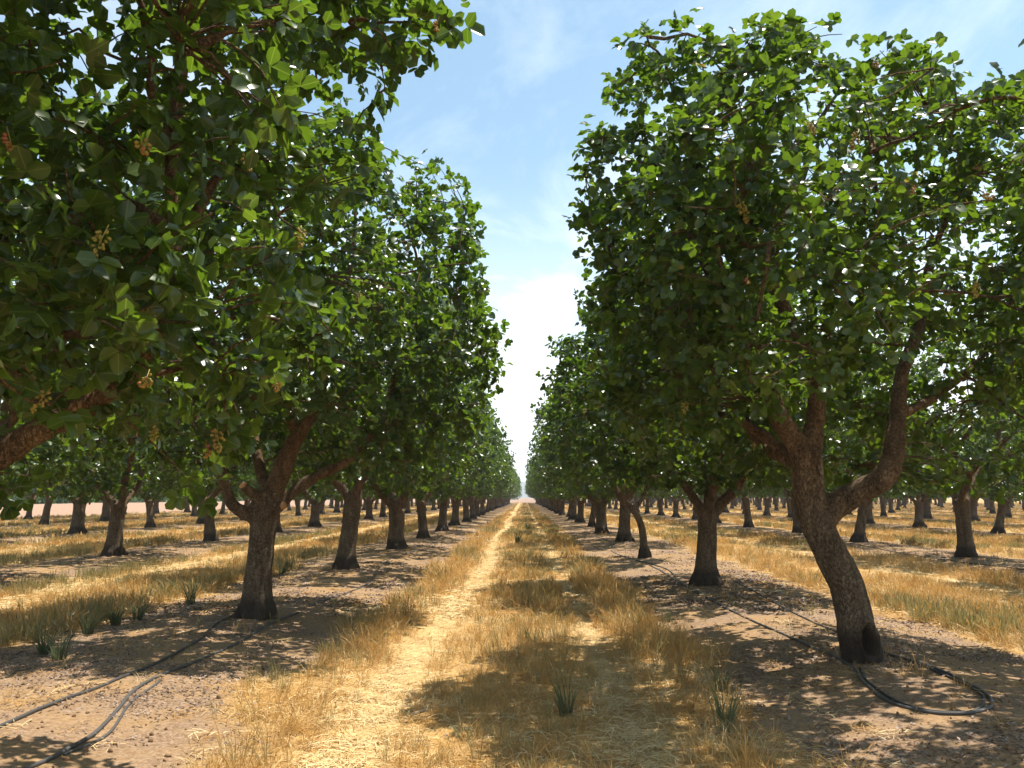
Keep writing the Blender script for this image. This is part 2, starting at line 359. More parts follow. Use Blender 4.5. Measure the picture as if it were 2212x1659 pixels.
# raised pale dirt bank beside the outermost row, dirt road across the end of the rows, far hills
def strip(x0, x1, y0, y1, prof, nx=14, ny=90, s=5):
    xs = np.linspace(x0, x1, nx); ys = np.linspace(y0, y1, ny); A, B = np.meshgrid(xs, ys)
    Z = prof(A, B) + .18 * (noise2(A * .3, B * .3, s) - .5)
    ii = (np.arange(ny - 1)[:, None] * nx + np.arange(nx - 1)[None]).ravel()
    return np.stack([A, B, Z], -1).reshape(-1, 3), np.stack([ii, ii + 1, ii + nx + 1, ii + nx], -1)
V, Q = strip(-62, -39, 20, 420, lambda a, b: .95 * sstep(-39.5, -45, a) * sstep(-62, -56, a) - .14)
tag(obj('dirt_bank', mesh_np('dirt_bank', V, Q, M_dirtpale)), 'low pale pinkish dirt bank beyond the tree rows', 'bank', kind='structure')
V, Q = strip(-39, 28, END + 6, END + 40, lambda a, b: .12 * sstep(END + 6, END + 12, b) * (1 - sstep(END + 32, END + 40, b)) - .06, 60, 12)
tag(obj('dirt_road', mesh_np('dirt_road', V, Q, M_dirtpale)), 'pale dirt road crossing the far end of the tree rows', 'road', kind='structure')
hx = np.linspace(-2600, 2600, 260); hv = []; hq = []
for r_ in range(8):
    t = r_ / 7.0
    prof = (34 + 26 * noise2(hx * .0022, hx * 0, 31) + 10 * noise2(hx * .012, hx * 0, 32))
    hv.append(np.stack([hx, 2300 + 500 * t + 0 * hx, prof * math.sin(math.pi * min(1, t * .98 + .0)) - 1], -1))
hv = np.concatenate(hv); k = len(hx)
ii = (np.arange(7)[:, None] * k + np.arange(k - 1)[None]).ravel()
tag(obj('hills', mesh_np('hills', hv, np.stack([ii, ii + 1, ii + k + 1, ii + k], -1), M_hill)), 'faint bluish hills beyond the end of the alley', 'hills', kind='structure')

# ------------------------------------------------------------------ leaves
def leaf_template(lod):
    if lod == 2:
        u = [0, .10, .30, .55, .80, .94, 1]; w = [0, .17, .345, .395, .31, .17, 0]
    elif lod == 3:
        u = [0, .15, .45, .84, 1]; w = [0, .27, .40, .33, 0]
    elif lod == 1:
        u = [0, .25, .76, 1]; w = [0, .36, .36, 0]
    else:
        u = [0, .30, .78, 1]; w = [0, .36, .30, 0]
    V, T, UV = [], [], []
    def z(uu, ww): return .42 * ww * ww * 1.6 + .10 * abs(ww) - .16 * uu * uu + (.035 * math.sin(uu * 9 + ww * 6) if lod == 2 else 0)
    if lod == 0:
        V = [(0, 0, 0), (.3, .36, .08), (.78, .30, .0), (1, 0, -.14), (.78, -.30, .0), (.3, -.36, .08)]
        return np.array(V), np.array([(0, 5, 4), (0, 4, 3), (0, 3, 2), (0, 2, 1)]), np.array([(v[0], v[1]) for v in V])
    k = len(u); mid = list(range(k))
    for a in u: V.append((a, 0, z(a, 0)))
    L, Rr = {}, {}
    for i in range(1, k - 1):
        L[i] = len(V); V.append((u[i], w[i], z(u[i], w[i])))
        Rr[i] = len(V); V.append((u[i], -w[i], z(u[i], w[i])))
    for i in range(k - 1):
        for side, D in ((1, L), (-1, Rr)):
            a, b_ = mid[i], mid[i + 1]
            if i == 0: f = [(a, b_, D[1])]
            elif i == k - 2: f = [(a, b_, D[i])]
            else: f = [(a, b_, D[i + 1]), (a, D[i + 1], D[i])]
            for t in f: T.append(t if side > 0 else t[::-1])
    V = np.array(V); return V, np.array(T), V[:, :2].copy()
LT = {k: leaf_template(k) for k in (0, 1, 2, 3)}
def leaf_mesh(name, F4, rnd, lod, mat, uvs=False):
    """F4: position, length axis, side, normal, size for every leaf"""
    P, A, B, C, s = F4; tv, tt, tuv = LT[lod]; n_, k = len(P), len(tv)
    V = P[:, None] + s[:, None, None] * (tv[None, :, 0:1] * A[:, None] + tv[None, :, 1:2] * B[:, None] + tv[None, :, 2:3] * C[:, None])
    T = (tt[None] + (np.arange(n_) * k)[:, None, None]).reshape(-1, 3)
    return mesh_np(name, V.reshape(-1, 3), T, mat, {'rnd': np.repeat(rnd, k)}, uv=np.tile(tuv, (n_, 1)) if (lod >= 2 or uvs) else None)

def remesh(V, T, voxel):
    me = mesh_np('tmp', V, T); o = obj('tmp', me)
    md = o.modifiers.new('r', 'REMESH'); md.mode = 'VOXEL'; md.voxel_size = voxel
    ms = o.modifiers.new('s', 'SMOOTH'); ms.factor = .5; ms.iterations = 4
    bpy.context.view_layer.update()
    dg = bpy.context.evaluated_depsgraph_get()
    r_ = bpy.data.meshes.new_from_object(o.evaluated_get(dg))
    bpy.data.objects.remove(o); bpy.data.meshes.remove(me)
    return r_

def limb_paths_random(rs, h=1.25, r0=.2, lean=(0, 0), n_limb=4, top=5.4, spread=1.0):
    """trunk and main limbs of an ordinary orchard tree; each row x, y, z, radius"""
    tx, ty = lean
    trunk = np.array([(0, 0, -.12, r0 * 1.22), (0, 0, .05, r0 * 1.12), (tx * .3, ty * .3, h * .4, r0 * .92), (tx * .7, ty * .7, h * .75, r0 * .88), (tx, ty, h, r0 * .95)])
    out = [smooth_path(trunk)]
    a0 = rs.uniform(0, 6.28)
    for i in range(n_limb):
        a = a0 + i * 6.283 / n_limb + rs.uniform(-.35, .35); ca, sa = math.cos(a), math.sin(a) * 1.15
        r1 = r0 * rs.uniform(.42, .58); e = rs.uniform(1.0, 1.7) * spread; zt = top * rs.uniform(.75, 1.0)
        P = [(tx - .02 * ca, ty - .02 * sa, h - .18, r1 * 1.15), (tx + .20 * ca, ty + .20 * sa, h + .12, r1)]
        k = 6
        for j in range(1, k + 1):
            t = j / k; w = e * (1 - (1 - t) ** 1.6)
            P.append((tx + (.25 + w) * ca + rs.normal() * .09, ty + (.25 + w) * sa + rs.normal() * .09, h + .15 + (zt - h) * t ** 1.05, r1 * (1 - .82 * t)))
        out.append(smooth_path(P))
        for q in range(2):   # fork
            j = rs.integers(2, 5); b_ = np.array(P[j]); aa = a + rs.choice([-1, 1]) * rs.uniform(.5, 1.1)
            L_ = rs.uniform(1.0, 1.9); sx, sy = math.cos(aa) * spread, math.sin(aa) * 1.2
            Pf = [b_, b_ + [sx * .2 * L_, sy * .2 * L_, .25 * L_, -b_[3] * .35], b_ + [sx * .55 * L_, sy * .55 * L_, .55 * L_, -b_[3] * .5], b_ + [sx * .8 * L_, sy * .8 * L_, .95 * L_, -b_[3] * .75]]
            out.append(smooth_path(Pf))
    return out

class Env:
    """lumpy crown volume round a centre with half extents; nrm < 1 is inside"""
    def __init__(s, c, h, seed, amp=.22, ex=2.6, extra=None, cut=None):
        s.c, s.h, s.seed, s.amp, s.ex = np.array(c, float), np.array(h, float), seed, amp, ex
        s.extra = extra or []; s.cut = cut
    def nrm(s, P):
        q = (P - s.c) / s.h; r_ = (np.abs(q) ** s.ex).sum(-1) ** (1 / s.ex)
        d = norm(q); lump = 1 + s.amp * (fnoise(d * 2.3 + s.seed * 1.7 + 9, s.seed, 3) - .5) * 2
        o = r_ / lump
        for (c, h) in s.extra:
            q = (P - np.array(c)) / np.array(h); o = np.minimum(o, np.sqrt((q * q).sum(-1)))
        if s.cut is not None: o = np.where(s.cut(P), 9.0, o)
        return o
    def sample(s, n_, rs, inner=.35, lo=.5):
        out = []; lo_b = s.c - s.h * 1.3; hi_b = s.c + s.h * 1.3
        for (c, h) in s.extra: lo_b = np.minimum(lo_b, np.array(c) - h); hi_b = np.maximum(hi_b, np.array(c) + h)
        got = 0
        while got < n_:
            P = rs.uniform(lo_b, hi_b, (n_ * 3, 3)); r_ = s.nrm(P)
            k = (r_ < 1) & ((r_ > lo) | (rs.random(len(P)) < inner)) & (fnoise(P * 1.25 + s.seed * 5.1, s.seed + 50, 2) > .365 + .10 * rs.random(len(P)))
            out.append(P[k]); got += k.sum()
        return np.concatenate(out)[:n_]

def build_tree(name, rs, limbs, env, n_tips, n_comp, leaf, lod, voxel=.03, sprigs=(), hollow=None, leaflets=3, graft=True):
    """returns dict with meshes and leaf frames in tree-local coordinates"""
    # wood
    r0_ = limbs[0][1, 3]
    roots = []
    for q_ in range(0 if hollow is not None else 5):
        a_ = q_ * 1.257 + rs.uniform(-.4, .4); c_, s_ = math.cos(a_), math.sin(a_); k_ = r0_ * rs.uniform(.9, 1.25)
        roots.append(smooth_path([[c_ * .4 * k_, s_ * .4 * k_, .30, .05], [c_ * .85 * k_, s_ * .85 * k_, .12, .065], [c_ * 1.1 * k_, s_ * 1.1 * k_, .0, .055], [c_ * 1.35 * k_, s_ * 1.35 * k_, -.10, .035]], 3))
    big = [tube(L_[:, :3], L_[:, 3], 8) for L_ in roots] + [tube(L_[:, :3], np.maximum(L_[:, 3], .010), 12) for L_ in limbs]
    V, T = join(big); me = remesh(V, T, voxel)
    nv = len(me.vertices); co = np.empty(nv * 3, np.float32); me.vertices.foreach_get('co', co); co = co.reshape(-1, 3).astype(float)
    nn = np.empty(nv * 3, np.float32); me.vertices.foreach_get('normal', nn); nn = nn.reshape(-1, 3)
    ang = np.arctan2(co[:, 1], co[:, 0])
    d = .05 * (fnoise(co * [5, 5, 2.6], 3, 3) - .5) + .016 * (fnoise(co * [24, 24, 7], 4, 2) - .5) + .02 * np.exp(-((co[:, 2] - .25) / .05) ** 2) * (fnoise(co * 9, 8, 2) - .2)
    d = d * np.where(co[:, 2] > 2.2, .45, 1)
    hol = np.zeros(nv)
    if hollow is not None:
        hc, hw, hh = hollow; q = (co - hc); facing = nn[:, 1] < .3
        e = np.sqrt((q[:, 0] / hw) ** 2 + (q[:, 2] / hh) ** 2); k = facing & (np.abs(q[:, 1]) < .3)
        e = np.where(k, e, 9)
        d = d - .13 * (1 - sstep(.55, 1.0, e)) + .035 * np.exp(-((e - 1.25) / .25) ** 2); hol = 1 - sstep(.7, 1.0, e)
    co = co + nn * d[:, None]
    me.vertices.foreach_set('co', co.astype(np.float32).ravel())
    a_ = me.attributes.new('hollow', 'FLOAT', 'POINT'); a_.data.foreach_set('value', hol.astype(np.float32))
    me.materials.clear(); me.materials.append(M_bark if graft else M_bark2)
    me.polygons.foreach_set('use_smooth', np.ones(len(me.polygons), bool)); me.update(); me.name = name + '_trunk'
    # branches and twigs grown to the nearest older wood
    nodes = np.concatenate([L_[2:, :3] for L_ in limbs[1:]]); nr = np.concatenate([L_[2:, 3] for L_ in limbs[1:]])
    nodes = nodes[nr < .13]; 
    tw = []
    def grow(tip, r0, r1, sides, seg=5):
        nonlocal nodes
        dd = ((nodes - tip) ** 2).sum(1) + .6 * np.maximum(nodes[:, 2] - tip[2], 0) ** 2
        a = nodes[np.argmin(dd)]; L_ = np.linalg.norm(tip - a)
        t = np.linspace(0, 1, seg)[:, None]
        mid = (a + tip) / 2 + np.array([0, 0, .10 * L_]) + rs.normal(size=3) * .10 * L_
        P = (1 - t) ** 2 * a + 2 * t * (1 - t) * mid + t * t * tip
        P[1:-1] += rs.normal(size=(seg - 2, 3)) * .02 * min(1, L_)
        tw.append(tube(P, np.linspace(r0, r1, seg), sides, False)); return P
    bt = env.sample(260, rs, .5, .45); keep = [0]
    for _ in range(46):
        dmin = ((bt[:, None] - bt[keep][None]) ** 2).sum(-1).min(1); keep.append(int(np.argmax(dmin)))
    bt = bt[keep]; order = np.argsort([((nodes - q) ** 2).sum(1).min() for q in bt])
    for q in bt[order]:
        P = grow(q, .018, .008, 6, 6); nodes = np.vstack([nodes, P[1:]])
    tips = env.sample(n_tips, rs)
    dsh = norm(rs.normal(size=(60, 3)) * [.8, 1, .5] + [0, 0, 1.5]); sh = []
    for d_ in dsh:
        t_ = np.linspace(.3, 1.6, 50); Q_ = env.c + d_ * t_[:, None] * env.h; r_ = env.nrm(Q_); k_ = np.argmin(np.abs(r_ - rs.uniform(.98, 1.12)))
        if env.cut is None or not env.cut(Q_[k_][None])[0]: sh.append(Q_[k_])
    tips = np.vstack([tips, np.array(sh[:30])])
    if len(sprigs): tips = np.vstack([tips, np.array(sprigs)])
    nsp = len(sprigs)
    base_nodes = nodes.copy(); dirs = []
    order = np.argsort([((base_nodes - q) ** 2).sum(1).min() for q in tips]); inv = []
    for k in order:
        P = grow(tips[k], .008, .0035, 4 if lod else 3, 5); nodes = np.vstack([nodes, P[2:]]) if len(nodes) < 2600 else nodes
        dirs.append(norm(P[-1] - P[-2])); inv.append(k)
    tips = tips[order]; dirs = np.array(dirs)
    V, T = join(tw); wood = mesh_np(name + '_branches', V, T, M_bark2)
    # compound leaves: a leaflet at the end, a pair or two at the sides
    m_ = len(tips); cnt = n_comp
    tip = np.repeat(tips, cnt, 0); td = np.repeat(dirs, cnt, 0); K = len(tip)
    out = norm(tip - env.c)
    pos = tip - td * (rs.random((K, 1)) ** 1.2 * .34) + rs.normal(size=(K, 3)) * .035
    ax = norm(td * .45 + out * .25 + rs.normal(size=(K, 3)) * .62 + np.array([0, 0, -.10]))
    nrm_ = norm(rs.normal(size=(K, 3)) * .55 + np.array([0, 0, .75]) + out * .35)
    sd_ = norm(np.cross(nrm_, ax)); nrm_ = np.cross(ax, sd_)
    sz = leaf * rs.uniform(.72, 1.18, K); pos = pos + ax * .05
    Ps, As, Bs, Cs, Ss, Rs_ = [], [], [], [], [], []
    rb = np.clip(rs.normal(.42, .2, K), 0, .8); rb = np.where(rs.random(K) < .006, 1.0, rb)
    for q in range(leaflets):
        if q == 0: a = ax; off = ax * .05; f = 1.0
        else:
            sg = 1 if q % 2 else -1; a = norm(ax * .35 + sd_ * sg * .9 + rs.normal(size=(K, 3)) * .12); off = ax * (.045 - .05 * ((q - 1) // 2)); f = .88
        a = norm(a + rs.normal(size=(K, 3)) * .12); c_ = norm(nrm_ + rs.normal(size=(K, 3)) * .28); b_ = norm(np.cross(c_, a)); c_ = np.cross(a, b_)
        Ps.append(pos + off); As.append(a); Bs.append(b_ * rs.uniform(.85, 1.12, (K, 1))); Cs.append(c_ * rs.uniform(.3, 1.6, (K, 1))); Ss.append(sz * f); Rs_.append(np.clip(rb + rs.normal(size=K) * .05, 0, 1))
    F4 = [np.concatenate(z) for z in (Ps, As, Bs, Cs)] + [np.concatenate(Ss)]
    return dict(trunk=me, wood=wood, F4=F4, rnd=np.concatenate(Rs_), lod=lod, name=name)

leaf_one = leaf_mesh('leaf', [np.zeros((1, 3)), np.array([[1.0, 0, 0]]), np.array([[0, 1.0, 0]]), np.array([[0, 0, 1.0]]), np.ones(1)], np.array([.45]), 2, M_leafv)

# nut clusters: hulls on short stalks
def ico():
    t = (1 + 5 ** .5) / 2
    v = norm(np.array([(-1, t, 0), (1, t, 0), (-1, -t, 0), (1, -t, 0), (0, -1, t), (0, 1, t), (0, -1, -t), (0, 1, -t), (t, 0, -1), (t, 0, 1), (-t, 0, -1), (-t, 0, 1)], float))
    f = [(0, 11, 5), (0, 5, 1), (0, 1, 7), (0, 7, 10), (0, 10, 11), (1, 5, 9), (5, 11, 4), (11, 10, 2), (10, 7, 6), (7, 1, 8), (3, 9, 4), (3, 4, 2), (3, 2, 6), (3, 6, 8), (3, 8, 9), (4, 9, 5), (2, 4, 11), (6, 2, 10), (8, 6, 7), (9, 8, 1)]
    V = list(map(tuple, v)); F2 = []; c = {}
    def md(a, b):
        k = (min(a, b), max(a, b))
        if k not in c: c[k] = len(V); V.append(tuple(norm((np.array(V[a]) + np.array(V[b])) / 2)))
        return c[k]
    for a, b, d in f:
        x, y, z = md(a, b), md(b, d), md(d, a); F2 += [(a, x, z), (b, y, x), (d, z, y), (x, y, z)]
    return np.array(V), np.array(F2, np.int32)
IV, IT = ico()
def nut_cluster_mesh(seed, n_=26, L=.15, red=0.0):
    rs = np.random.default_rng(seed); parts = []; rn = []
    for k in range(n_):
        t = rs.random(); P = np.array([0, 0, -L * t]) + norm(rs.normal(size=3)) * (.014 + .030 * math.sin(math.pi * min(1, t + .18)))
        ax = norm(P - np.array([0, 0, -L * t]) + np.array([0, 0, -.012])); u = norm(np.cross(ax, [.3, .2, .9])); w = np.cross(ax, u); s_ = rs.uniform(.85, 1.15)
        parts.append((P + s_ * (IV[:, :1] * u * .0105 + IV[:, 1:2] * w * .0105 + IV[:, 2:] * ax * .0145), IT)); rn += [np.clip(rs.normal(.38 + red, .2), 0, 1)] * len(IV)
    V, T = tube([(0, 0, .06), (0, 0, -L)], [.004, .002], 5); parts.append((V, T)); rn += [.5] * len(V)
    V, T = join(parts); return mesh_np('nut_cluster', V, T, M_nut, {'rnd': np.array(rn)})
NUTS = [nut_cluster_mesh(1), nut_cluster_mesh(2, 20, .12, .2), nut_cluster_mesh(3, 34, .19, .05), nut_cluster_mesh(4, 16, .10, .45)]

def place_tree(D, loc, label, n_leaf_parts=0, nuts=(), cuts=(), veined=False):
    """one individual: Empty at the base > trunk, branch, crown (> leaf, nut_cluster)"""
    loc = np.array(loc, float)
    e = obj('pistachio_tree', None, None, loc); tag(e, label, 'tree'); e.empty_display_size = .3
    tr = obj('trunk', D['trunk'], e); tag(obj('branches', D['wood'], e), kind='stuff')
    F4, rnd = D['F4'], D['rnd']; keep = np.ones(len(rnd), bool); ind = []
    W = F4[0] + loc
    place = []
    for (dx, dy, kind, sc, depth) in nuts:
        d = ray(dx * S, dy * S); rel = W - CAM; tpar = rel @ d; dist = np.linalg.norm(rel - tpar[:, None] * d, axis=1)
        k = (dist < .16) & (tpar > 1.2)
        tt = (np.partition(tpar[k], min(9, k.sum() - 1))[min(9, k.sum() - 1)] - .02) if k.any() else depth
        P = CAM + d * tt; place.append((P, kind, sc)); keep &= ~((np.linalg.norm(W + F4[1] * (F4[4] * .5)[:, None] - P, axis=1) < .07 * sc) | ((dist < .06 * sc) & (tpar < tt)))
    if n_leaf_parts:
        c = W + F4[1] * (F4[4] * .5)[:, None]; px, py, dep = project(c); face = np.abs((norm(c - CAM) * F4[3]).sum(1))
        size = np.where((dep > .5) & (px > -10) & (px < 1034) & (py > -10) & (py < 778) & keep, F4[4] * F / np.maximum(dep, .5) * (.35 + face), 0)
        ind = np.argsort(-size)[:n_leaf_parts]; keep[ind] = False
    sel = [z[keep] for z in F4]
    crown = obj('crown', leaf_mesh(D['name'] + '_crown', sel, rnd[keep], D['lod'], M_leafv if veined else M_leaf, veined), e)
    for k in ind:
        o = obj('leaf', leaf_one, crown); s_ = F4[4][k]
        M = Matrix.Identity(4)
        for j, ax in enumerate((F4[1][k], F4[2][k], F4[3][k])):
            for r_ in range(3): M[r_][j] = ax[r_] * s_
        M.translation = Vector(F4[0][k]); o.matrix_local = M
    for P, kind, sc in place:
        o = obj('nut_cluster', NUTS[kind], crown, P - loc); o.scale = (sc * .66,) * 3; o.rotation_euler = (random.uniform(-.5, .5), random.uniform(-.5, .5), random.uniform(0, 6))
    for P, dr, r_ in cuts:   # pale sawn faces
        P = np.array(P) - loc; dr = norm(np.array(dr, float)); V, T = tube([P - dr * .03, P + dr * .012], [r_, r_ * .93], 12)
        obj('pruning_cut', mesh_np('pruning_cut', V, T, M_cut), tr)
    return e

def PT(pts, base):
    """limb path given as (view x, view y, depth, radius) -> local coordinates"""
    return smooth_path(np.array([[*(at(a, b, c) - base), r_] for a, b, c, r_ in pts]))

# --- tree R1: leaning trunk with a hollow at its foot
bR = gpt(1862, 1424); bR[2] -= .02; D0 = bR[1]
limbs = [PT([(1862, 1440, D0, 0.207), (1860, 1405, D0, 0.189), (1846, 1330, D0, 0.172), (1828, 1265, D0, 0.165), (1795, 1195, D0, 0.163), (1762, 1130, D0, 0.158), (1746, 1070, D0 + .02, 0.150), (1742, 1010, D0 + .02, 0.150), (1738, 975, D0, 0.145)], bR),
         PT([(1735, 1000, D0, .12), (1715, 950, D0 - .02, .11), (1672, 880, D0 - .1, .092), (1652, 805, D0 - .2, .085), (1622, 740, D0 - .25, .078), (1585, 680, D0 - .3, .07), (1535, 590, D0 - .3, .062), (1490, 500, D0 - .2, .052), (1445, 410, D0 - .1, .045), (1430, 330, D0, .035), (1460, 240, D0, .026), (1440, 150, D0, .016)], bR),
         PT([(1742, 1000, D0, .125), (1758, 930, D0 + .05, .10), (1764, 840, D0 + .1, .088), (1735, 760, D0 + .1, .082), (1690, 660, D0 + .15, .075), (1665, 580, D0 + .2, .068), (1690, 480, D0 + .3, .055), (1735, 380, D0 + .4, .045), (1760, 280, D0 + .5, .034), (1830, 170, D0 + .5, .022)], bR),
         PT([(1775, 1130, D0, .12), (1800, 1098, D0, .125), (1850, 1066, D0 - .1, .12), (1905, 1035, D0 - .2, .115), (1930, 985, D0 - .15, .10), (1938, 900, D0 + .1, .085), (1950, 800, D0 + .4, .07), (1990, 690, D0 + .7, .056), (2010, 560, D0 + .9, .045), (2060, 430, D0 + 1.0, .034), (2080, 320, D0 + 1.0, .022)], bR),
         PT([(1738, 1010, D0 + .05, .10), (1700, 985, D0 + .3, .095), (1655, 965, D0 + .7, .08), (1600, 900, D0 + 1.1, .066), (1540, 790, D0 + 1.5, .05), (1500, 640, D0 + 1.8, .036)], bR),
         PT([(1700, 985, D0 + .3, .06), (1650, 940, D0 + .4, .05), (1500, 850, D0 + .3, .04), (1420, 740, D0 + .1, .03), (1380, 640, D0, .02)], bR),
         PT([(1764, 840, D0 + .1, .05), (1830, 780, D0 - .4, .045), (1880, 640, D0 - .9, .036), (1900, 480, D0 - 1.2, .025), (1880, 330, D0 - 1.3, .016)], bR),
         PT([(1938, 900, D0 + .1, .05), (2030, 850, D0 + .6, .045), (2130, 760, D0 + 1.0, .036), (2200, 620, D0 + 1.2, .03)], bR),
         PT([(1652, 805, D0 - .2, .05), (1600, 740, D0 - .9, .042), (1560, 600, D0 - 1.3, .032), (1540, 460, D0 - 1.5, .02)], bR)]
rs = np.random.default_rng(101)
envR = Env((.28, .05, 3.66), (2.72, 2.95, 2.0), 3, amp=.14, ex=3.2, cut=lambda P: (P[:, 1] < .6) & (P[:, 0] > -1.5) & (P[:, 0] < 1.0) & (P[:, 2] < 2.7 + .5 * np.sin(P[:, 0] * 2.3 + 1)) | (P[:, 2] > 6.0 + 1.0 * (noise2(P[:, 0] * 1.3 + 3, P[:, 1] * .9, 77, 2) - .5) - .30 * P[:, 1] ** 2 - .10 * np.maximum(P[:, 0] - 1, 0) ** 2), extra=[(at(1520, 220, D0) - bR, (1.05, 1.2, .95)), (at(1440, 420, D0 - .2) - bR, (.95, 1.2, 1.0)), (at(2120, 830, D0 + .2) - bR, (1.1, 1.7, .85)), (at(2150, 560, D0) - bR, (1.0, 1.8, 1.0)), (at(2030, 800, D0 - .9) - bR, (.95, .9, .8)), (at(2120, 900, D0 - .2) - bR, (.9, 1.2, .6)), (at(1480, 840, D0 + 1.2) - bR, (.8, 1.2, .7))])
DR1 = build_tree('leaning_tree', rs, limbs, envR, 2000, 8, .087, 1, .022, hollow=(at(1878, 1385, D0 - .19) - bR, .062, .145))
nutsR = [(1852, 290, 2, 1.2, 6), (1600, 440, 2, 1.25, 6), (2108, 355, 1, 1.1, 6), (2130, 412, 1, 1., 6), (1970, 405, 3, .9, 6), (2110, 615, 0, 1.1, 6), (1890, 130, 1, 1., 6), (1745, 270, 0, .9, 6), (1625, 960, 0, 1., 6), (1480, 870, 0, 1., 6), (1615, 600, 3, .8, 6)]
place_tree(DR1, bR, 'orchard tree with a bent leaning trunk and a dark hollow at its foot', 220, nutsR)

# --- tree R2: straight trunk, long bare limb reaching over the alley
b2 = gpt(1525, 1263); b2[2] -= .02; D2 = b2[1]
limbs = [PT([(1525, 1275, D2, .235), (1525, 1250, D2, .215), (1526, 1200, D2, .185), (1527, 1150, D2, .168), (1528, 1105, D2, .175)], b2),
         PT([(1525, 1120, D2, .10), (1505, 1085, D2 - .1, .085), (1470, 1035, D2 - .2, .075), (1432, 985, D2 - .3, .07), (1405, 945, D2 - .4, .062), (1385, 880, D2 - .5, .05), (1350, 790, D2 - .4, .038), (1320, 700, D2 - .2, .025)], b2),
         PT([(1530, 1120, D2, .12), (1560, 1085, D2, .105), (1592, 1050, D2, .095), (1612, 1000, D2, .085), (1640, 900, D2, .07), (1650, 760, D2, .05), (1640, 640, D2, .03)], b2),
         PT([(1528, 1115, D2 + .05, .10), (1530, 1060, D2 + .4, .085), (1525, 960, D2 + .9, .07), (1500, 830, D2 + 1.3, .05), (1480, 700, D2 + 1.6, .03)], b2),
         PT([(1528, 1115, D2, .09), (1540, 1060, D2 - .4, .08), (1560, 950, D2 - 1.0, .06), (1540, 800, D2 - 1.4, .045), (1520, 680, D2 - 1.5, .025)], b2)]
rs = np.random.default_rng(102)
DR2 = build_tree('straight_tree', rs, limbs, Env((.0, .0, 3.6), (2.6, 3.0, 1.85), 8, amp=.14, ex=2.9), 1450, 7, .096, 1, .028)
place_tree(DR2, b2, 'straight trunked orchard tree with a long bare limb reaching over the alley', 60, [(1480, 800, 0, 1.1, 13), (1560, 1000, 1, 1., 13)])

# --- tree L1: stout trunk with pruned stubs
b1 = gpt(556, 1333); b1[2] -= .02; D1 = b1[1]
limbs = [PT([(556, 1350, D1, .215), (556, 1320, D1, .205), (557, 1270, D1, .185), (562, 1200, D1, .17), (568, 1140, D1, .175), (574, 1095, D1, .20), (580, 1060, D1, .17)], b1),
         PT([(580, 1085, D1, .15), (600, 1040, D1, .135), (620, 990, D1, .12), (640, 945, D1 - .05, .11), (668, 900, D1 - .1, .085), (700, 820, D1 - .1, .07), (720, 700, D1, .055), (760, 560, D1 + .1, .04), (770, 420, D1 + .2, .024)], b1),
         PT([(562, 1120, D1, .11), (530, 1108, D1 - .1, .095), (500, 1088, D1 - .2, .085), (488, 1055, D1 - .25, .075), (470, 1000, D1 - .3, .066), (430, 920, D1 - .3, .056), (390, 800, D1 - .2, .045), (360, 660, D1, .03)], b1),
         PT([(600, 1095, D1 + .1, .09), (640, 1058, D1 + .2, .085), (680, 1030, D1 + .25, .075), (735, 1005, D1 + .3, .06), (790, 960, D1 + .4, .05), (840, 860, D1 + .4, .04), (880, 720, D1 + .3, .025)], b1),
         PT([(575, 1085, D1 - .05, .085), (548, 1068, D1 - .22, .075), (524, 1048, D1 - .34, .062)], b1),
         PT([(585, 1095, D1 - .08, .075), (612, 1092, D1 - .2, .06)], b1),
         PT([(640, 945, D1 - .05, .07), (625, 900, D1 - .4, .06), (600, 800, D1 - .9, .05), (580, 640, D1 - 1.2, .035), (570, 500, D1 - 1.2, .02)], b1),
         PT([(580, 1070, D1 + .1, .09), (560, 1000, D1 + .6, .08), (540, 880, D1 + 1.1, .06), (530, 700, D1 + 1.4, .04), (560, 520, D1 + 1.5, .022)], b1)]
rs = np.random.default_rng(103)
DL1 = build_tree('stout_tree', rs, limbs, Env((.1, .1, 4.0), (2.85, 2.95, 2.3), 12, amp=.13, ex=2.9, cut=lambda P: (P[:, 1] < .4) & (np.abs(P[:, 0]) < 1.5) & (P[:, 2] < 2.3 + .3 * np.sin(P[:, 0] * 3)) | (P[:, 2] > 6.85 + .9 * (noise2(P[:, 0] * 1.2, P[:, 1], 78, 2) - .5) - .95 * np.maximum(P[:, 0] - 1.4, 0) - .2 * P[:, 1] ** 2)), 1850, 8, .092, 1, .024)
c1 = at(524, 1048, D1 - .34); c2 = at(612, 1092, D1 - .2)
place_tree(DL1, b1, 'orchard tree with a stout upright trunk and short sawn off limb stubs', 120, [(655, 500, 1, 1., 9), (775, 635, 0, 1., 9), (880, 545, 3, .8, 9)],
           cuts=[(c1, c1 - at(548, 1068, D1 - .22), .05), (c2, c2 - at(585, 1095, D1 - .08), .052)])

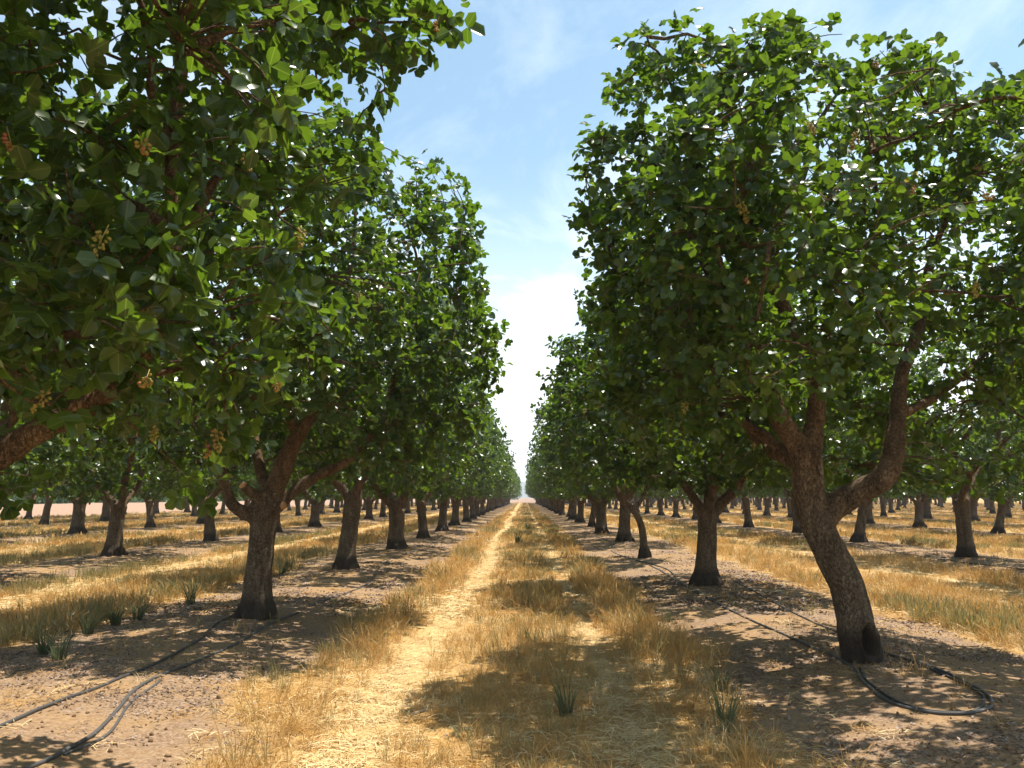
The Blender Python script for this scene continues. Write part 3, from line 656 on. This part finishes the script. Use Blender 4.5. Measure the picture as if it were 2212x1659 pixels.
# --- tree L0: its trunk stands outside the view, boughs and big leaves hang into it
b0 = np.array([-3.75, D1 - 7.0, 0.0]); b0[2] = float(height(b0[0], b0[1])) - .02; D = b0[1]
t0 = np.array([[0, 0, -.15, .23], [0, 0, .05, .21], [.03, 0, .6, .185], [.06, 0, 1.15, .19]])
def L0(*p): return PT(p, b0)
limbs = [smooth_path(t0),
         np.vstack([smooth_path([[.06, 0, 1.0, .13], [.45, 0, 1.38, .11], *[[*(at(a, b, c) - b0), r_] for a, b, c, r_ in [(-60, 1010, D + .25, .085), (60, 945, D + .3, .078), (170, 885, D + .3, .066), (265, 815, D + .3, .055), (335, 730, D + .2, .047), (372, 630, D + .1, .042), (372, 500, D + .1, .038), (372, 330, D + .05, .036), (395, 120, D, .036), (430, -60, D, .028), (450, -250, D, .018)]]])]),
         np.vstack([smooth_path([[.06, 0, 1.05, .11], [.25, .5, 1.5, .10], *[[*(at(a, b, c) - b0), r_] for a, b, c, r_ in [(-40, 800, D + 1.0, .09), (130, 715, D + 1.1, .075), (250, 700, D + 1.2, .06), (360, 560, D + 1.3, .045), (470, 380, D + 1.4, .035), (560, 200, D + 1.4, .02)]]])]),
         smooth_path([[.06, 0, 1.05, .12], [-.3, .15, 1.6, .10], [-.7, .3, 2.4, .085], [-.9, .4, 3.4, .06], [-1.0, .4, 4.6, .03]]),
         smooth_path([[.06, 0, 1.05, .11], [.2, -.35, 1.6, .10], [.5, -.8, 2.4, .08], [.8, -1.2, 3.4, .06], [1.0, -1.5, 4.6, .03]]),
         smooth_path([[.06, 0, 1.05, .11], [.0, .4, 1.7, .10], [-.1, 1.0, 2.6, .08], [.2, 1.7, 3.6, .05], [.4, 2.0, 4.6, .03]]),
         L0((372, 330, D - .05, .035), (330, 230, D - .2, .03), (325, 130, D - .3, .026), (300, -20, D - .4, .02)),
         L0((372, 500, D - .1, .035), (280, 440, D + .1, .032), (220, 470, D + .3, .028), (150, 420, D + .4, .02)),
         L0((395, 120, D, .03), (520, 60, D + .1, .026), (700, 40, D + .2, .02), (860, 50, D + .2, .013), (945, 45, D + .2, .008)),
         L0((265, 815, D + .3, .035), (370, 800, D + .5, .03), (450, 760, D + .7, .024), (480, 680, D + .9, .018))]
spr = [at(a, b, c) - b0 for a, b, c in [(960, 40, D + .2), (985, 70, D + .22), (900, 30, D + .2), (850, 110, D + .2), (820, 150, D + .2), (930, 20, D + .1), (800, 60, D), (30, 1060, D + .8), (20, 1085, D + .8), (425, 1070, D + 1.2), (480, 940, D + .5), (520, 960, D + .5), (590, 820, D + .4)]]
rs = np.random.default_rng(104)
def near_lens(P):   # keep boughs off the photographer
    q = P + b0 - CAM; dd = np.linalg.norm(q, axis=1); return (dd < 2.2) | ((q[:, 0] > -.95) & (q[:, 1] < 4.0)) | (P[:, 2] < 2.02 + .15 * np.sin(P[:, 0] * 3 + P[:, 1] * 2))
DL0 = build_tree('near_tree', rs, limbs, Env((.15, -.55, 4.0), (2.8, 2.75, 2.3), 21, amp=.12, ex=3.0, cut=near_lens), 1950, 8, .09, 1, .024, sprigs=spr)
place_tree(DL0, b0, 'orchard tree whose big leaves and thick boughs hang over from beyond the frame', 300,
           [(305, 300, 1, 1., 3.4), (225, 505, 0, 1., 3.4), (650, 500, 0, .9, 4), (595, 822, 1, .8, 4), (470, 930, 2, 1.1, 4), (445, 965, 3, 1., 4), (330, 925, 0, .8, 4), (318, 812, 1, .9, 4), (20, 295, 3, 1., 3), (945, 48, 3, .8, 4.4), (530, 340, 0, .8, 4), (100, 850, 0, .9, 3.5)], veined=True)

# --- tree R3: young, thin, bent trunk in front of the fourth tree
b3 = gpt(1391, 1205); D3 = b3[1]
limbs = [PT([(1391, 1212, D3, .12), (1391, 1196, D3, .115), (1388, 1150, D3, .10), (1378, 1118, D3, .095), (1362, 1095, D3, .09), (1345, 1080, D3, .08), (1330, 1050, D3, .06), (1322, 980, D3, .045), (1300, 900, D3, .025)], b3),
         PT([(1366, 1100, D3, .06), (1385, 1080, D3 + .2, .06), (1400, 1040, D3 + .4, .05), (1410, 960, D3 + .5, .035), (1400, 880, D3 + .5, .02)], b3),
         PT([(1345, 1080, D3, .05), (1350, 1030, D3 - .4, .045), (1360, 950, D3 - .6, .03), (1350, 880, D3 - .6, .02)], b3)]
rs = np.random.default_rng(105)
DR3 = build_tree('young_tree', rs, limbs, Env((-.6, 0, 3.4), (1.9, 2.4, 1.6), 31, amp=.16), 420, 7, .125, 0, .03)
place_tree(DR3, b3, 'young orchard tree with a thin bent pale trunk beside stouter ones')

# --- ordinary trees: six kinds of growth, copied
VAR = []
for q, (h, r0, lean, nl, top, hx_, hz_, n_t) in enumerate([(1.25, .225, (.05, .02), 4, 5.2, 2.7, 2.05, 620), (1.35, .22, (-.10, .05), 3, 5.4, 2.8, 2.15, 640), (1.15, .25, (.0, -.08), 4, 5.0, 2.6, 1.95, 600),
                                                      (1.45, .20, (.14, .1), 3, 5.3, 2.7, 2.1, 600), (1.2, .265, (-.04, -.05), 5, 5.5, 2.85, 2.2, 660), (1.3, .185, (.22, -.1), 3, 4.8, 2.6, 1.85, 540)]):
    rs = np.random.default_rng(200 + q)
    D_ = build_tree('orchard_tree_%d' % q, rs, limb_paths_random(rs, h, r0, lean, nl, top), Env((lean[0], lean[1], 1.52 + hz_ * 1.05), (hx_, 3.15, hz_ * 1.05), 40 + q, amp=.12, ex=2.8), int(n_t * 1.45), 6, .122, 0, .035)
    D_['crown'] = leaf_mesh(D_['name'] + '_crown', D_['F4'], D_['rnd'], 0, M_leaf)
    VAR.append(D_)
ORD = ['first', 'second', 'third', 'fourth', 'fifth', 'sixth', 'seventh', 'eighth', 'ninth', 'tenth']
def put(v, x, y, label, group=None, s=1.0, rot=0.0):
    D_ = VAR[v]; z = float(height(x, y)) - .02
    e = obj('pistachio_tree', None, None, (x, y, z)); e.rotation_euler.z = rot; e.scale = (s, s, s * random.uniform(.94, 1.04)); tag(e, label, 'tree', group); e.empty_display_size = .3
    obj('trunk', D_['trunk'], e); tag(obj('branches', D_['wood'], e), kind='stuff'); obj('crown', D_['crown'], e)
    return e
spots = []
for i in range(3, 33): spots.append((3.35, D0 + i * STEP + .15, 'R1', i))
for i in range(1, 32): spots.append((-3.6, D1 + i * STEP * .97, 'L1', i))
far = []
for row, x in enumerate(ROWS_L[1:]):
    ph = [22.7, 35.2, 33.0, 37.0][row] % STEP
    for i in range(34): far.append((x, ph + i * STEP, 'LB', row))
for row, x in enumerate(ROWS_R[1:]):
    ph = [21.95, 36.3, 33.0, 37.2, 34.0][row % 5] % STEP
    for i in range(34 if x < 30 else 62): far.append((x, ph + i * STEP, 'RB', row))
def visible(x, y): return y > 3 and -.615 * y - 5.0 < x < .59 * y + 4.0 and y < 440
far = [f for f in far if visible(f[0], f[1])]
far.sort(key=lambda f: math.hypot(f[0], f[1]))
n_ind = 300 - len(spots) - 5
ind, rest = far[:n_ind], far[n_ind:]
last = -1
for (x, y, g, i) in spots + ind:
    v = random.randrange(6)
    while v == last: v = random.randrange(6)
    last = v
    x += random.uniform(-.16, .16); y += random.uniform(-.3, .3); s = random.uniform(.93, 1.06); rot = random.choice([0, math.pi]) + random.uniform(-.3, .3)
    if g == 'R1':
        k = i + 1
        lb = ORD[k - 1] + ' tree counted along its row from the leaning hollow trunk' if k <= 10 else 'leafy orchard tree far along the row that starts with the leaning hollow trunk'
        put(v, x, y, lb, 'trees in the row of the leaning trunk', s, rot)
    elif g == 'L1':
        k = i + 1
        lb = ORD[k - 1] + ' tree counted along its row from the stout trunk with sawn stubs' if k <= 10 else 'leafy orchard tree far along the row that starts with the stout stubbed trunk'
        put(v, x, y, lb, 'trees in the row of the stout trunk', s, rot)
    elif g == 'LB': put(v, x, y, ['orchard tree in the second row back from the alley, behind the stout stubbed trunk', 'orchard tree in the third row back, two rows behind the stout stubbed trunk', 'orchard tree in the last row but one before the pale dirt bank', 'orchard tree in the outermost row along the pale dirt bank'][i], ['trees in the second row behind the stout trunk', 'trees in the third row behind the stout trunk', 'trees in the last row but one before the bank', 'trees in the row along the bank'][i], s, rot)
    else: put(v, x, y, 'orchard tree in the %s row behind the row of the leaning hollow trunk' % (ORD + ['eleventh', 'twelfth', 'thirteenth'])[i], 'trees in the %s row behind the leaning trunk' % (ORD + ['eleventh', 'twelfth', 'thirteenth'])[i], s, rot)

# ------------------------------------------------------------------ scattered stuff by geometry nodes
def scatter(name, P, rot, scl, idx, protos, label, cat):
    pc = bpy.data.collections.new(name + '_kinds')
    for k, me in enumerate(protos):
        o = bpy.data.objects.new('%s_kind_%02d' % (name, k), me); pc.objects.link(o)
    me = bpy.data.meshes.new(name); me.vertices.add(len(P)); me.vertices.foreach_set('co', np.asarray(P, np.float32).ravel())
    a = me.attributes.new('rot', 'FLOAT_VECTOR', 'POINT'); a.data.foreach_set('vector', np.asarray(rot, np.float32).ravel())
    a = me.attributes.new('scl', 'FLOAT', 'POINT'); a.data.foreach_set('value', np.asarray(scl, np.float32))
    a = me.attributes.new('kidx', 'INT', 'POINT'); a.data.foreach_set('value', np.asarray(idx, np.int32))
    o = obj(name, me); tag(o, label, cat, kind='stuff')
    ng = bpy.data.node_groups.new(name, 'GeometryNodeTree')
    ng.interface.new_socket('Geometry', in_out='INPUT', socket_type='NodeSocketGeometry'); ng.interface.new_socket('Geometry', in_out='OUTPUT', socket_type='NodeSocketGeometry')
    gn, gl = ng.nodes, ng.links
    gi, go = gn.new('NodeGroupInput'), gn.new('NodeGroupOutput')
    ip = gn.new('GeometryNodeInstanceOnPoints'); ci = gn.new('GeometryNodeCollectionInfo')
    ci.inputs['Collection'].default_value = pc; ci.inputs['Separate Children'].default_value = True; ci.inputs['Reset Children'].default_value = True
    def na(t, nm):
        q = gn.new('GeometryNodeInputNamedAttribute'); q.data_type = t; q.inputs['Name'].default_value = nm; return q.outputs['Attribute']
    gl.new(gi.outputs[0], ip.inputs['Points']); gl.new(ci.outputs[0], ip.inputs['Instance']); ip.inputs['Pick Instance'].default_value = True
    gl.new(na('INT', 'kidx'), ip.inputs['Instance Index'])
    e2 = gn.new('FunctionNodeEulerToRotation'); gl.new(na('FLOAT_VECTOR', 'rot'), e2.inputs[0]); gl.new(e2.outputs[0], ip.inputs['Rotation'])
    gl.new(na('FLOAT', 'scl'), ip.inputs['Scale']); gl.new(ip.outputs[0], go.inputs[0])
    md = o.modifiers.new('scatter', 'NODES'); md.node_group = ng
    return o
def tuft(seed, n_, h, spread, w, lean, heads, mat):
    rs = np.random.default_rng(seed); Vs, Ts, o = [], [], 0
    for k in range(n_):
        a = rs.uniform(0, 6.28); r_ = spread * math.sqrt(rs.random()); b = np.array([r_ * math.cos(a), r_ * math.sin(a), -.01])
        hh = h * rs.uniform(.45, 1.1); ld = norm(np.array([math.cos(a) + rs.normal() * .8, math.sin(a) + rs.normal() * .8, 0])); ln = lean * rs.uniform(.3, 1.6)
        t = np.array([0, .4, .75, 1.0])
        P = b + np.outer(t * hh, [0, 0, 1]) * (1 - .35 * ln * t[:, None]) + np.outer((t ** 1.8) * hh * ln, ld)
        sd_ = norm(np.array([rs.normal(), rs.normal(), 0])); ww = w * np.array([1, .9, .65, .08]) * rs.uniform(.7, 1.3)
        if heads and rs.random() < heads: ww = w * np.array([.55, .5, 1.9, .3]); t_ = 1
        Vv = np.concatenate([P - sd_ * ww[:, None] / 2, P + sd_ * ww[:, None] / 2]); Vs.append(Vv)
        for j in range(3): Ts += [(o + j, o + j + 4, o + j + 5), (o + j, o + j + 5, o + j + 1)]
        o += 8
    return mesh_np('tuft', np.concatenate(Vs), np.array(Ts), mat)
def straw(seed, n_, size, w, mat):
    rs = np.random.default_rng(seed); Vs, Ts, o = [], [], 0
    for k in range(n_):
        c = rs.normal(size=3) * [size, size, 0] * .5 + [0, 0, .006 + rs.random() * .02]; a = rs.uniform(0, 6.28); L_ = rs.uniform(.05, .17); dz = rs.normal() * .012
        d = np.array([math.cos(a), math.sin(a), dz / L_]); s_ = np.array([-d[1], d[0], .3]) * w / 2; mid = c + np.array([0, 0, .006])
        Vs.append(np.array([c - d * L_ / 2 - s_, c - d * L_ / 2 + s_, mid - s_, mid + s_, c + d * L_ / 2 - s_, c + d * L_ / 2 + s_]))
        Ts += [(o, o + 1, o + 3), (o, o + 3, o + 2), (o + 2, o + 3, o + 5), (o + 2, o + 5, o + 4)]; o += 6
    return mesh_np('straw', np.concatenate(Vs), np.array(Ts), mat)
def chips(seed, n_, size, mat):
    rs = np.random.default_rng(seed); Vs, Ts, o = [], [], 0
    for k in range(n_):
        c = rs.normal(size=3) * [.09, .09, 0] + [0, 0, .004]; a = rs.uniform(0, 6.28); s_ = size * rs.uniform(.5, 1.3); u = np.array([math.cos(a), math.sin(a), rs.normal() * .3]) * s_; v = np.array([-math.sin(a), math.cos(a), rs.normal() * .3]) * s_ * .55
        Vs.append(np.array([c - u, c - v * .9 + [0, 0, s_ * .25], c + u * .9, c + v + [0, 0, s_ * .2]])); Ts += [(o, o + 1, o + 2), (o, o + 2, o + 3)]; o += 4
    return mesh_np('chips', np.concatenate(Vs), np.array(Ts), mat)
def clod(seed):
    rs = np.random.default_rng(seed); V = IV * rs.uniform(.6, 1.2, 3) * (1 + .5 * (fnoise(IV * 1.8 + seed, seed, 2) - .5))[:, None]; return mesh_np('clod', V * .01, IT, M_clod)

def scatter_pts(bands, xlim=.66, dens_f=None):
    """random ground points in depth bands (y0, y1, per square metre)"""
    out = []
    for y0, y1, dn in bands:
        x1 = xlim * y1 + 2; A = (y1 - y0) * 2 * x1; n_ = int(A * dn); x = rng.uniform(-x1, x1, n_); y = rng.uniform(y0, y1, n_)
        k = (np.abs(x) < xlim * y + 2) & (x > -37.5); out.append(np.stack([x[k], y[k]], -1))
    return np.concatenate(out)
# dry grass
P2 = scatter_pts([(3.2, 9, 210), (9, 18, 120), (18, 35, 46), (35, 70, 15), (70, 135, 4), (135, 234, 1.6)])
x, y = P2[:, 0], P2[:, 1]
sm_, tk = soil_mask(x, y), track(x, y)
patch = noise2(x * .8, y * .5, 61); pr = (1 - sm_) ** 1.5 * (.25 + .75 * sstep(.3, .55, patch)) * (1 - .8 * tk)
k = rng.random(len(x)) < np.maximum(pr, .012 * (sm_ > .5)); x, y, tk, patch = x[k], y[k], tk[k], patch[k]; z = height(x, y)
dist = np.hypot(x, y); lodk = np.where(dist < 11, 0, np.where(dist < 30, 1, 2))
green = sstep(.52, .72, noise2(x * .35 + 20, y * .25, 63)) * .55 + .06 + .35 * np.exp(-((np.abs(row_dx(x)) - 1.9) / .5) ** 2) * (x < -4) + .22 * np.exp(-((x - .3) / .8) ** 2)
kind = np.where(rng.random(len(x)) < green, 4, rng.integers(0, 4, len(x)))
edge = np.exp(-((np.abs(row_dx(x)) - 2.0) / .5) ** 2)
scl = rng.uniform(.6, 1.15, len(x)) * (.48 + .36 * patch + .26 * edge) * (1 - .55 * tk)
tufts = []
for w, nb, sp in ((.0035, 15, .05), (.007, 14, .085), (.019, 15, .17)):
    for q in range(4): tufts.append(tuft(300 + q, nb, [.30, .36, .26, .22][q], sp * [1, 1.2, 1.1, 1.4][q], w, [.45, .6, .8, 1.1][q], [.5, .4, .25, .1][q], M_straw if q < 3 else M_straw_pale))
    tufts.append(tuft(310, nb, .34, sp, w * 1.2, .4, .1, M_dullgrass))
rot = np.stack([rng.normal(size=len(x)) * .12, rng.normal(size=len(x)) * .12, rng.uniform(0, 6.28, len(x))], -1)
scatter('dry_grass', np.stack([x, y, z], -1), rot, scl, lodk * 5 + kind, tufts, 'dry golden grass standing in the alleys between the tree rows', 'grass')
# flattened straw
P2 = scatter_pts([(3.2, 8, 170), (8, 16, 70), (16, 34, 22), (34, 80, 4)]); x, y = P2[:, 0], P2[:, 1]
k = rng.random(len(x)) < (1 - soil_mask(x, y)) * (.5 + .5 * track(x, y)) + .04; x, y = x[k], y[k]; dist = np.hypot(x, y)
sp = [straw(400 + q, 12, .13, .004, M_straw_pale if q % 2 else M_straw) for q in range(4)] + [straw(420 + q, 12, .22, .011, M_straw_pale if q % 2 else M_straw) for q in range(4)]
scatter('flattened_straw', np.stack([x, y, height(x, y)], -1), np.stack([0 * x, 0 * x, rng.uniform(0, 6.28, len(x))], -1), rng.uniform(.7, 1.3, len(x)), 2 * rng.integers(0, 2, len(x)) + (rng.random(len(x)) < .25 + .75 * track(x, y)) + 4 * (dist > 12), sp, 'flattened pale straw lying on the alley floor and wheel track', 'straw')
# fallen leaves and hulls on the bare strips
P2 = scatter_pts([(3.2, 9, 90), (9, 18, 50), (18, 40, 16)]); x, y = P2[:, 0], P2[:, 1]
k = rng.random(len(x)) < soil_mask(x, y) * sstep(.40, .62, noise2(x * .9 + 5, y * .9, 71, 3)) + .015; x, y = x[k], y[k]; dist = np.hypot(x, y)
scatter('leaf_litter', np.stack([x, y, height(x, y)], -1), np.stack([0 * x, 0 * x, rng.uniform(0, 6.28, len(x))], -1), rng.uniform(.7, 1.3, len(x)), rng.integers(0, 3, len(x)) + 3 * (dist > 12), [chips(500 + q, 14, .014, M_litter) for q in range(3)] + [chips(510 + q, 12, .024, M_litter) for q in range(3)], 'greyish fallen leaves and hulls on the bare soil under the trees', 'leaf litter')
P2 = scatter_pts([(3.2, 9, 40), (9, 20, 12)]); x, y = P2[:, 0], P2[:, 1]
k = rng.random(len(x)) < soil_mask(x, y) * .8; x, y = x[k], y[k]
scatter('soil_clods', np.stack([x, y, height(x, y) + .003], -1), rng.uniform(0, 6.28, (len(x), 3)), rng.gamma(2.0, .4, len(x)) + .2, rng.integers(0, 4, len(x)), [clod(q) for q in range(4)], 'small brown soil clods scattered on the bare tree strips', 'clods')
# trees beyond the three hundred, and the green belt behind the dirt bank
def far_tree(seed, n_, c, h, size, trunk=True):
    rs = np.random.default_rng(seed); e = Env(c, h, seed, .25); P = e.sample(n_, rs, .3, .5); A = norm(rs.normal(size=(n_, 3))); C = norm(rs.normal(size=(n_, 3)) * .6 + [0, 0, .7]); B = norm(np.cross(C, A)); C = np.cross(A, B)
    tv, tt, _ = LT[0]; s_ = size * rs.uniform(.7, 1.2, n_)
    V = (P[:, None] + s_[:, None, None] * (tv[None, :, 0:1] * A[:, None] + tv[None, :, 1:2] * B[:, None] + tv[None, :, 2:3] * C[:, None])).reshape(-1, 3); T = (tt[None] + (np.arange(n_) * 6)[:, None, None]).reshape(-1, 3)
    rn = np.repeat(np.clip(rs.normal(.45, .25, n_), 0, 1), 6)
    if not trunk: return mesh_np('shrub', V, T, M_treefar, {'rnd': rn})
    tb = tube([(0, 0, -.1), (0, 0, .6), (.05, 0, 1.4), (.1, .1, 2.6)], [.25, .19, .2, .09], 8); me_v, me_t = join([(V, T), tb])
    me = mesh_np('far_tree', me_v, me_t, M_treefar, {'rnd': np.concatenate([rn, np.zeros(len(tb[0]))])}); me.materials.append(M_bark)
    mi = np.zeros(len(me.polygons), np.int32); mi[len(T):] = 1; me.polygons.foreach_set('material_index', mi); return me
if rest:
    rx = np.array([f[0] for f in rest]); ry = np.array([f[1] for f in rest])
    scatter('far_orchard', np.stack([rx, ry, height(rx, ry)], -1), np.stack([0 * rx, 0 * rx, rng.choice([0, math.pi], len(rx)) + rng.uniform(-.3, .3, len(rx))], -1), rng.uniform(.92, 1.06, len(rx)), rng.integers(0, 3, len(rx)), [far_tree(600 + q, 5200, (0, 0, 3.75), (2.85, 3.45, 2.05), .24) for q in range(3)], 'mass of distant orchard trees in the farthest rows', 'orchard')
nb = 220; bx = rng.uniform(-92, -64, nb); by = rng.uniform(60, 420, nb)
scatter('green_belt', np.stack([bx, by, 0 * bx], -1), np.stack([0 * bx, 0 * bx, rng.uniform(0, 6.28, nb)], -1), rng.uniform(.6, 1.25, nb), rng.integers(0, 3, nb), [far_tree(620 + q, 1500, (0, 0, 1.5), (3.2, 3.2, 1.8), .42, False) for q in range(3)], 'green belt of shrubs growing behind the pale dirt bank', 'shrubbery')
for (x_, y_, s_, lb) in [(-9, 520, 2.1, 'broad olive bush mass standing beyond the far dirt road'), (9, 430, 1.2, 'small rounded olive bush beside the far dirt road'), (-32, 560, 2.4, 'tall grey green tree mass beyond the far dirt road')]:
    e = obj('distant_bush', far_tree(int(700 + y_), 1800, (0, 0, 1.4), (3.4, 3.2, 1.7), .4, False), None, (x_, y_, -.1)); e.scale = (s_,) * 3; tag(e, lb, 'bush')

# ------------------------------------------------------------------ hoses
def hose(name_pts, r_, label, offs=0.0, group=None, cat='hose'):
    P = np.array(name_pts); P = smooth_path(P, 10)
    t = norm(np.gradient(P[:, :2], axis=0)); P[:, 0] += -t[:, 1] * offs; P[:, 1] += t[:, 0] * offs
    w = np.arange(len(P)) * .13
    P[:, 0] += .012 * np.sin(w * 2.1 + offs * 60); P[:, 1] += .012 * np.cos(w * 1.3 + offs * 40)
    P[:, 2] = height(P[:, 0], P[:, 1]) + r_ * (.6 + .35 * np.sin(w * .8) ** 2)
    V, T = tube(P, np.full(len(P), r_), 8)
    return tag(obj('irrigation_hose', mesh_np('irrigation_hose', V, T, M_hose)), label, cat, group)
def G(*pts): return [gpt(a, b) for a, b in pts]
loop = [(1405, 1222), (1480, 1266), (1560, 1310), (1645, 1352), (1725, 1385), (1795, 1418), (1845, 1445), (1868, 1478), (1902, 1508), (1960, 1530), (2040, 1545), (2110, 1543), (2140, 1525), (2120, 1493), (2040, 1455), (1970, 1430), (1915, 1412)]
hose(G(*loop), .013, 'black irrigation hose looping on the soil in front of the leaning hollow trunk')
hose(G(*loop[6:-1]), .011, 'second black hose strand lying inside the loop by the leaning hollow trunk', .045)
hose(G((1585, 1255), (1640, 1285), (1690, 1312), (1740, 1338), (1800, 1362), (1870, 1395), (1915, 1412)), .012, 'black hose passing behind the leaning hollow trunk along its row')
hose(G((-40, 1590), (60, 1545), (150, 1510), (230, 1478), (330, 1440), (415, 1392), (470, 1348), (505, 1330)), .014, 'black hose running past the stout stubbed trunk on the dirt bank side')
hose(G((40, 1670), (130, 1630), (205, 1590), (250, 1535), (310, 1482), (420, 1432), (520, 1388), (590, 1345), (645, 1325)), .014, 'thick black hose curving over sunlit soil toward the stout stubbed trunk')
hose(G((130, 1632), (212, 1592), (262, 1532), (312, 1490), (335, 1470)), .010, 'thin hose strand lying tight against the thick curving black hose', -.035)
for xx, y0, lb in ((-3.05, D1 + 1.2, 'black hose lying straight along the row beyond the stout stubbed trunk'), (2.75, D0 + 7, 'black hose lying straight along the row beyond the leaning hollow trunk')):
    hose([(xx + .25 * math.sin(q * 1.7), y0 + q * 3.2, 0) for q in range(14)], .012, lb)
hose([(11.3 - .75 + .15 * math.sin(q * 1.3), 14 + q * 2.5, 0) for q in range(12)], .012, 'black hose along the tree row across the dry grass behind the leaning trunk')

# ------------------------------------------------------------------ weeds, stick, dead twig
def weed(dx, dy, h, n_, label, group, seed, lean=.35, w=.011):
    P = gpt(dx, dy); e = tag(obj('weed_clump', tuft(seed, n_, h, .05 + .03 * h, w, lean, 0, M_weed), None, P), label, 'weed', group)
    return e
weed(1568, 1585, .46, 46, 'tallest dark green grass weed at the edge of the looped hose strip', 'green weeds', 801)
weed(1222, 1548, .34, 30, 'narrow green grass weed rising from shaded straw in the alley middle', 'green weeds', 802)
weed(1140, 1148, .55, 40, 'upright dark weed in the alley middle far along the wheel track', 'weeds in the alley middle', 803, .2, .03)
weed(1118, 1175, .45, 36, 'low dark weed beside the wheel track, in front of an upright one', 'weeds in the alley middle', 804, .3, .03)
for k, (a, b, h) in enumerate([(412, 1305, .42), (295, 1340, .36), (248, 1350, .3), (130, 1425, .42), (95, 1415, .35), (610, 1240, .5), (625, 1232, .45), (362, 1290, .4), (190, 1370, .38)]):
    weed(a, b, h, 34, 'green weed tuft in the fading grass edge beside the stout stubbed trunk', 'weed tufts along the grass edge', 810 + k, .45, .014)
for k, (a, b, h) in enumerate([(1440, 1345, .28), (1925, 1312, .28), (815, 1392, .24), (1150, 1390, .25), (1330, 1290, .26), (1560, 1490, .3), (1010, 1600, .16), (1130, 1280, .3)]):
    weed(a, b, h, 22, 'small green weed tuft standing alone in dry straw', 'lone weed tufts in the straw', 830 + k, .5, .009)
P = np.array(G((892, 1546), (915, 1538), (940, 1530), (962, 1526))); P[:, 2] += .012; V, T = tube(smooth_path(P, 4), np.linspace(.013, .007, 13), 7)
V2, T2 = tube([P[1], P[1] + [.06, .05, .02]], [.008, .004], 6); V, T = join([(V, T), (V2, T2)])
tag(obj('fallen_stick', mesh_np('fallen_stick', V, T, M_stick)), 'short bleached stick lying on the sunlit straw track', 'stick')

# ------------------------------------------------------------------ air
V = np.array([(a, b, c) for a in (-2700, 2700) for b in (-70, 2900) for c in (-3, 75)], float)
Q = np.array([(0, 1, 3, 2), (4, 6, 7, 5), (0, 4, 5, 1), (2, 3, 7, 6), (0, 2, 6, 4), (1, 5, 7, 3)])
m, n, l = mat_new('thin_haze'); out = N(n, 'ShaderNodeOutputMaterial'); pv = N(n, 'ShaderNodeVolumePrincipled'); pv.inputs['Color'].default_value = (.86, .92, 1, 1); pv.inputs['Density'].default_value = HAZE
l.new(pv.outputs[0], out.inputs['Volume'])
tag(obj('haze', mesh_np('haze', V, Q, m, smooth=False)), 'thin pale haze in the air over the orchard', 'haze', kind='stuff')
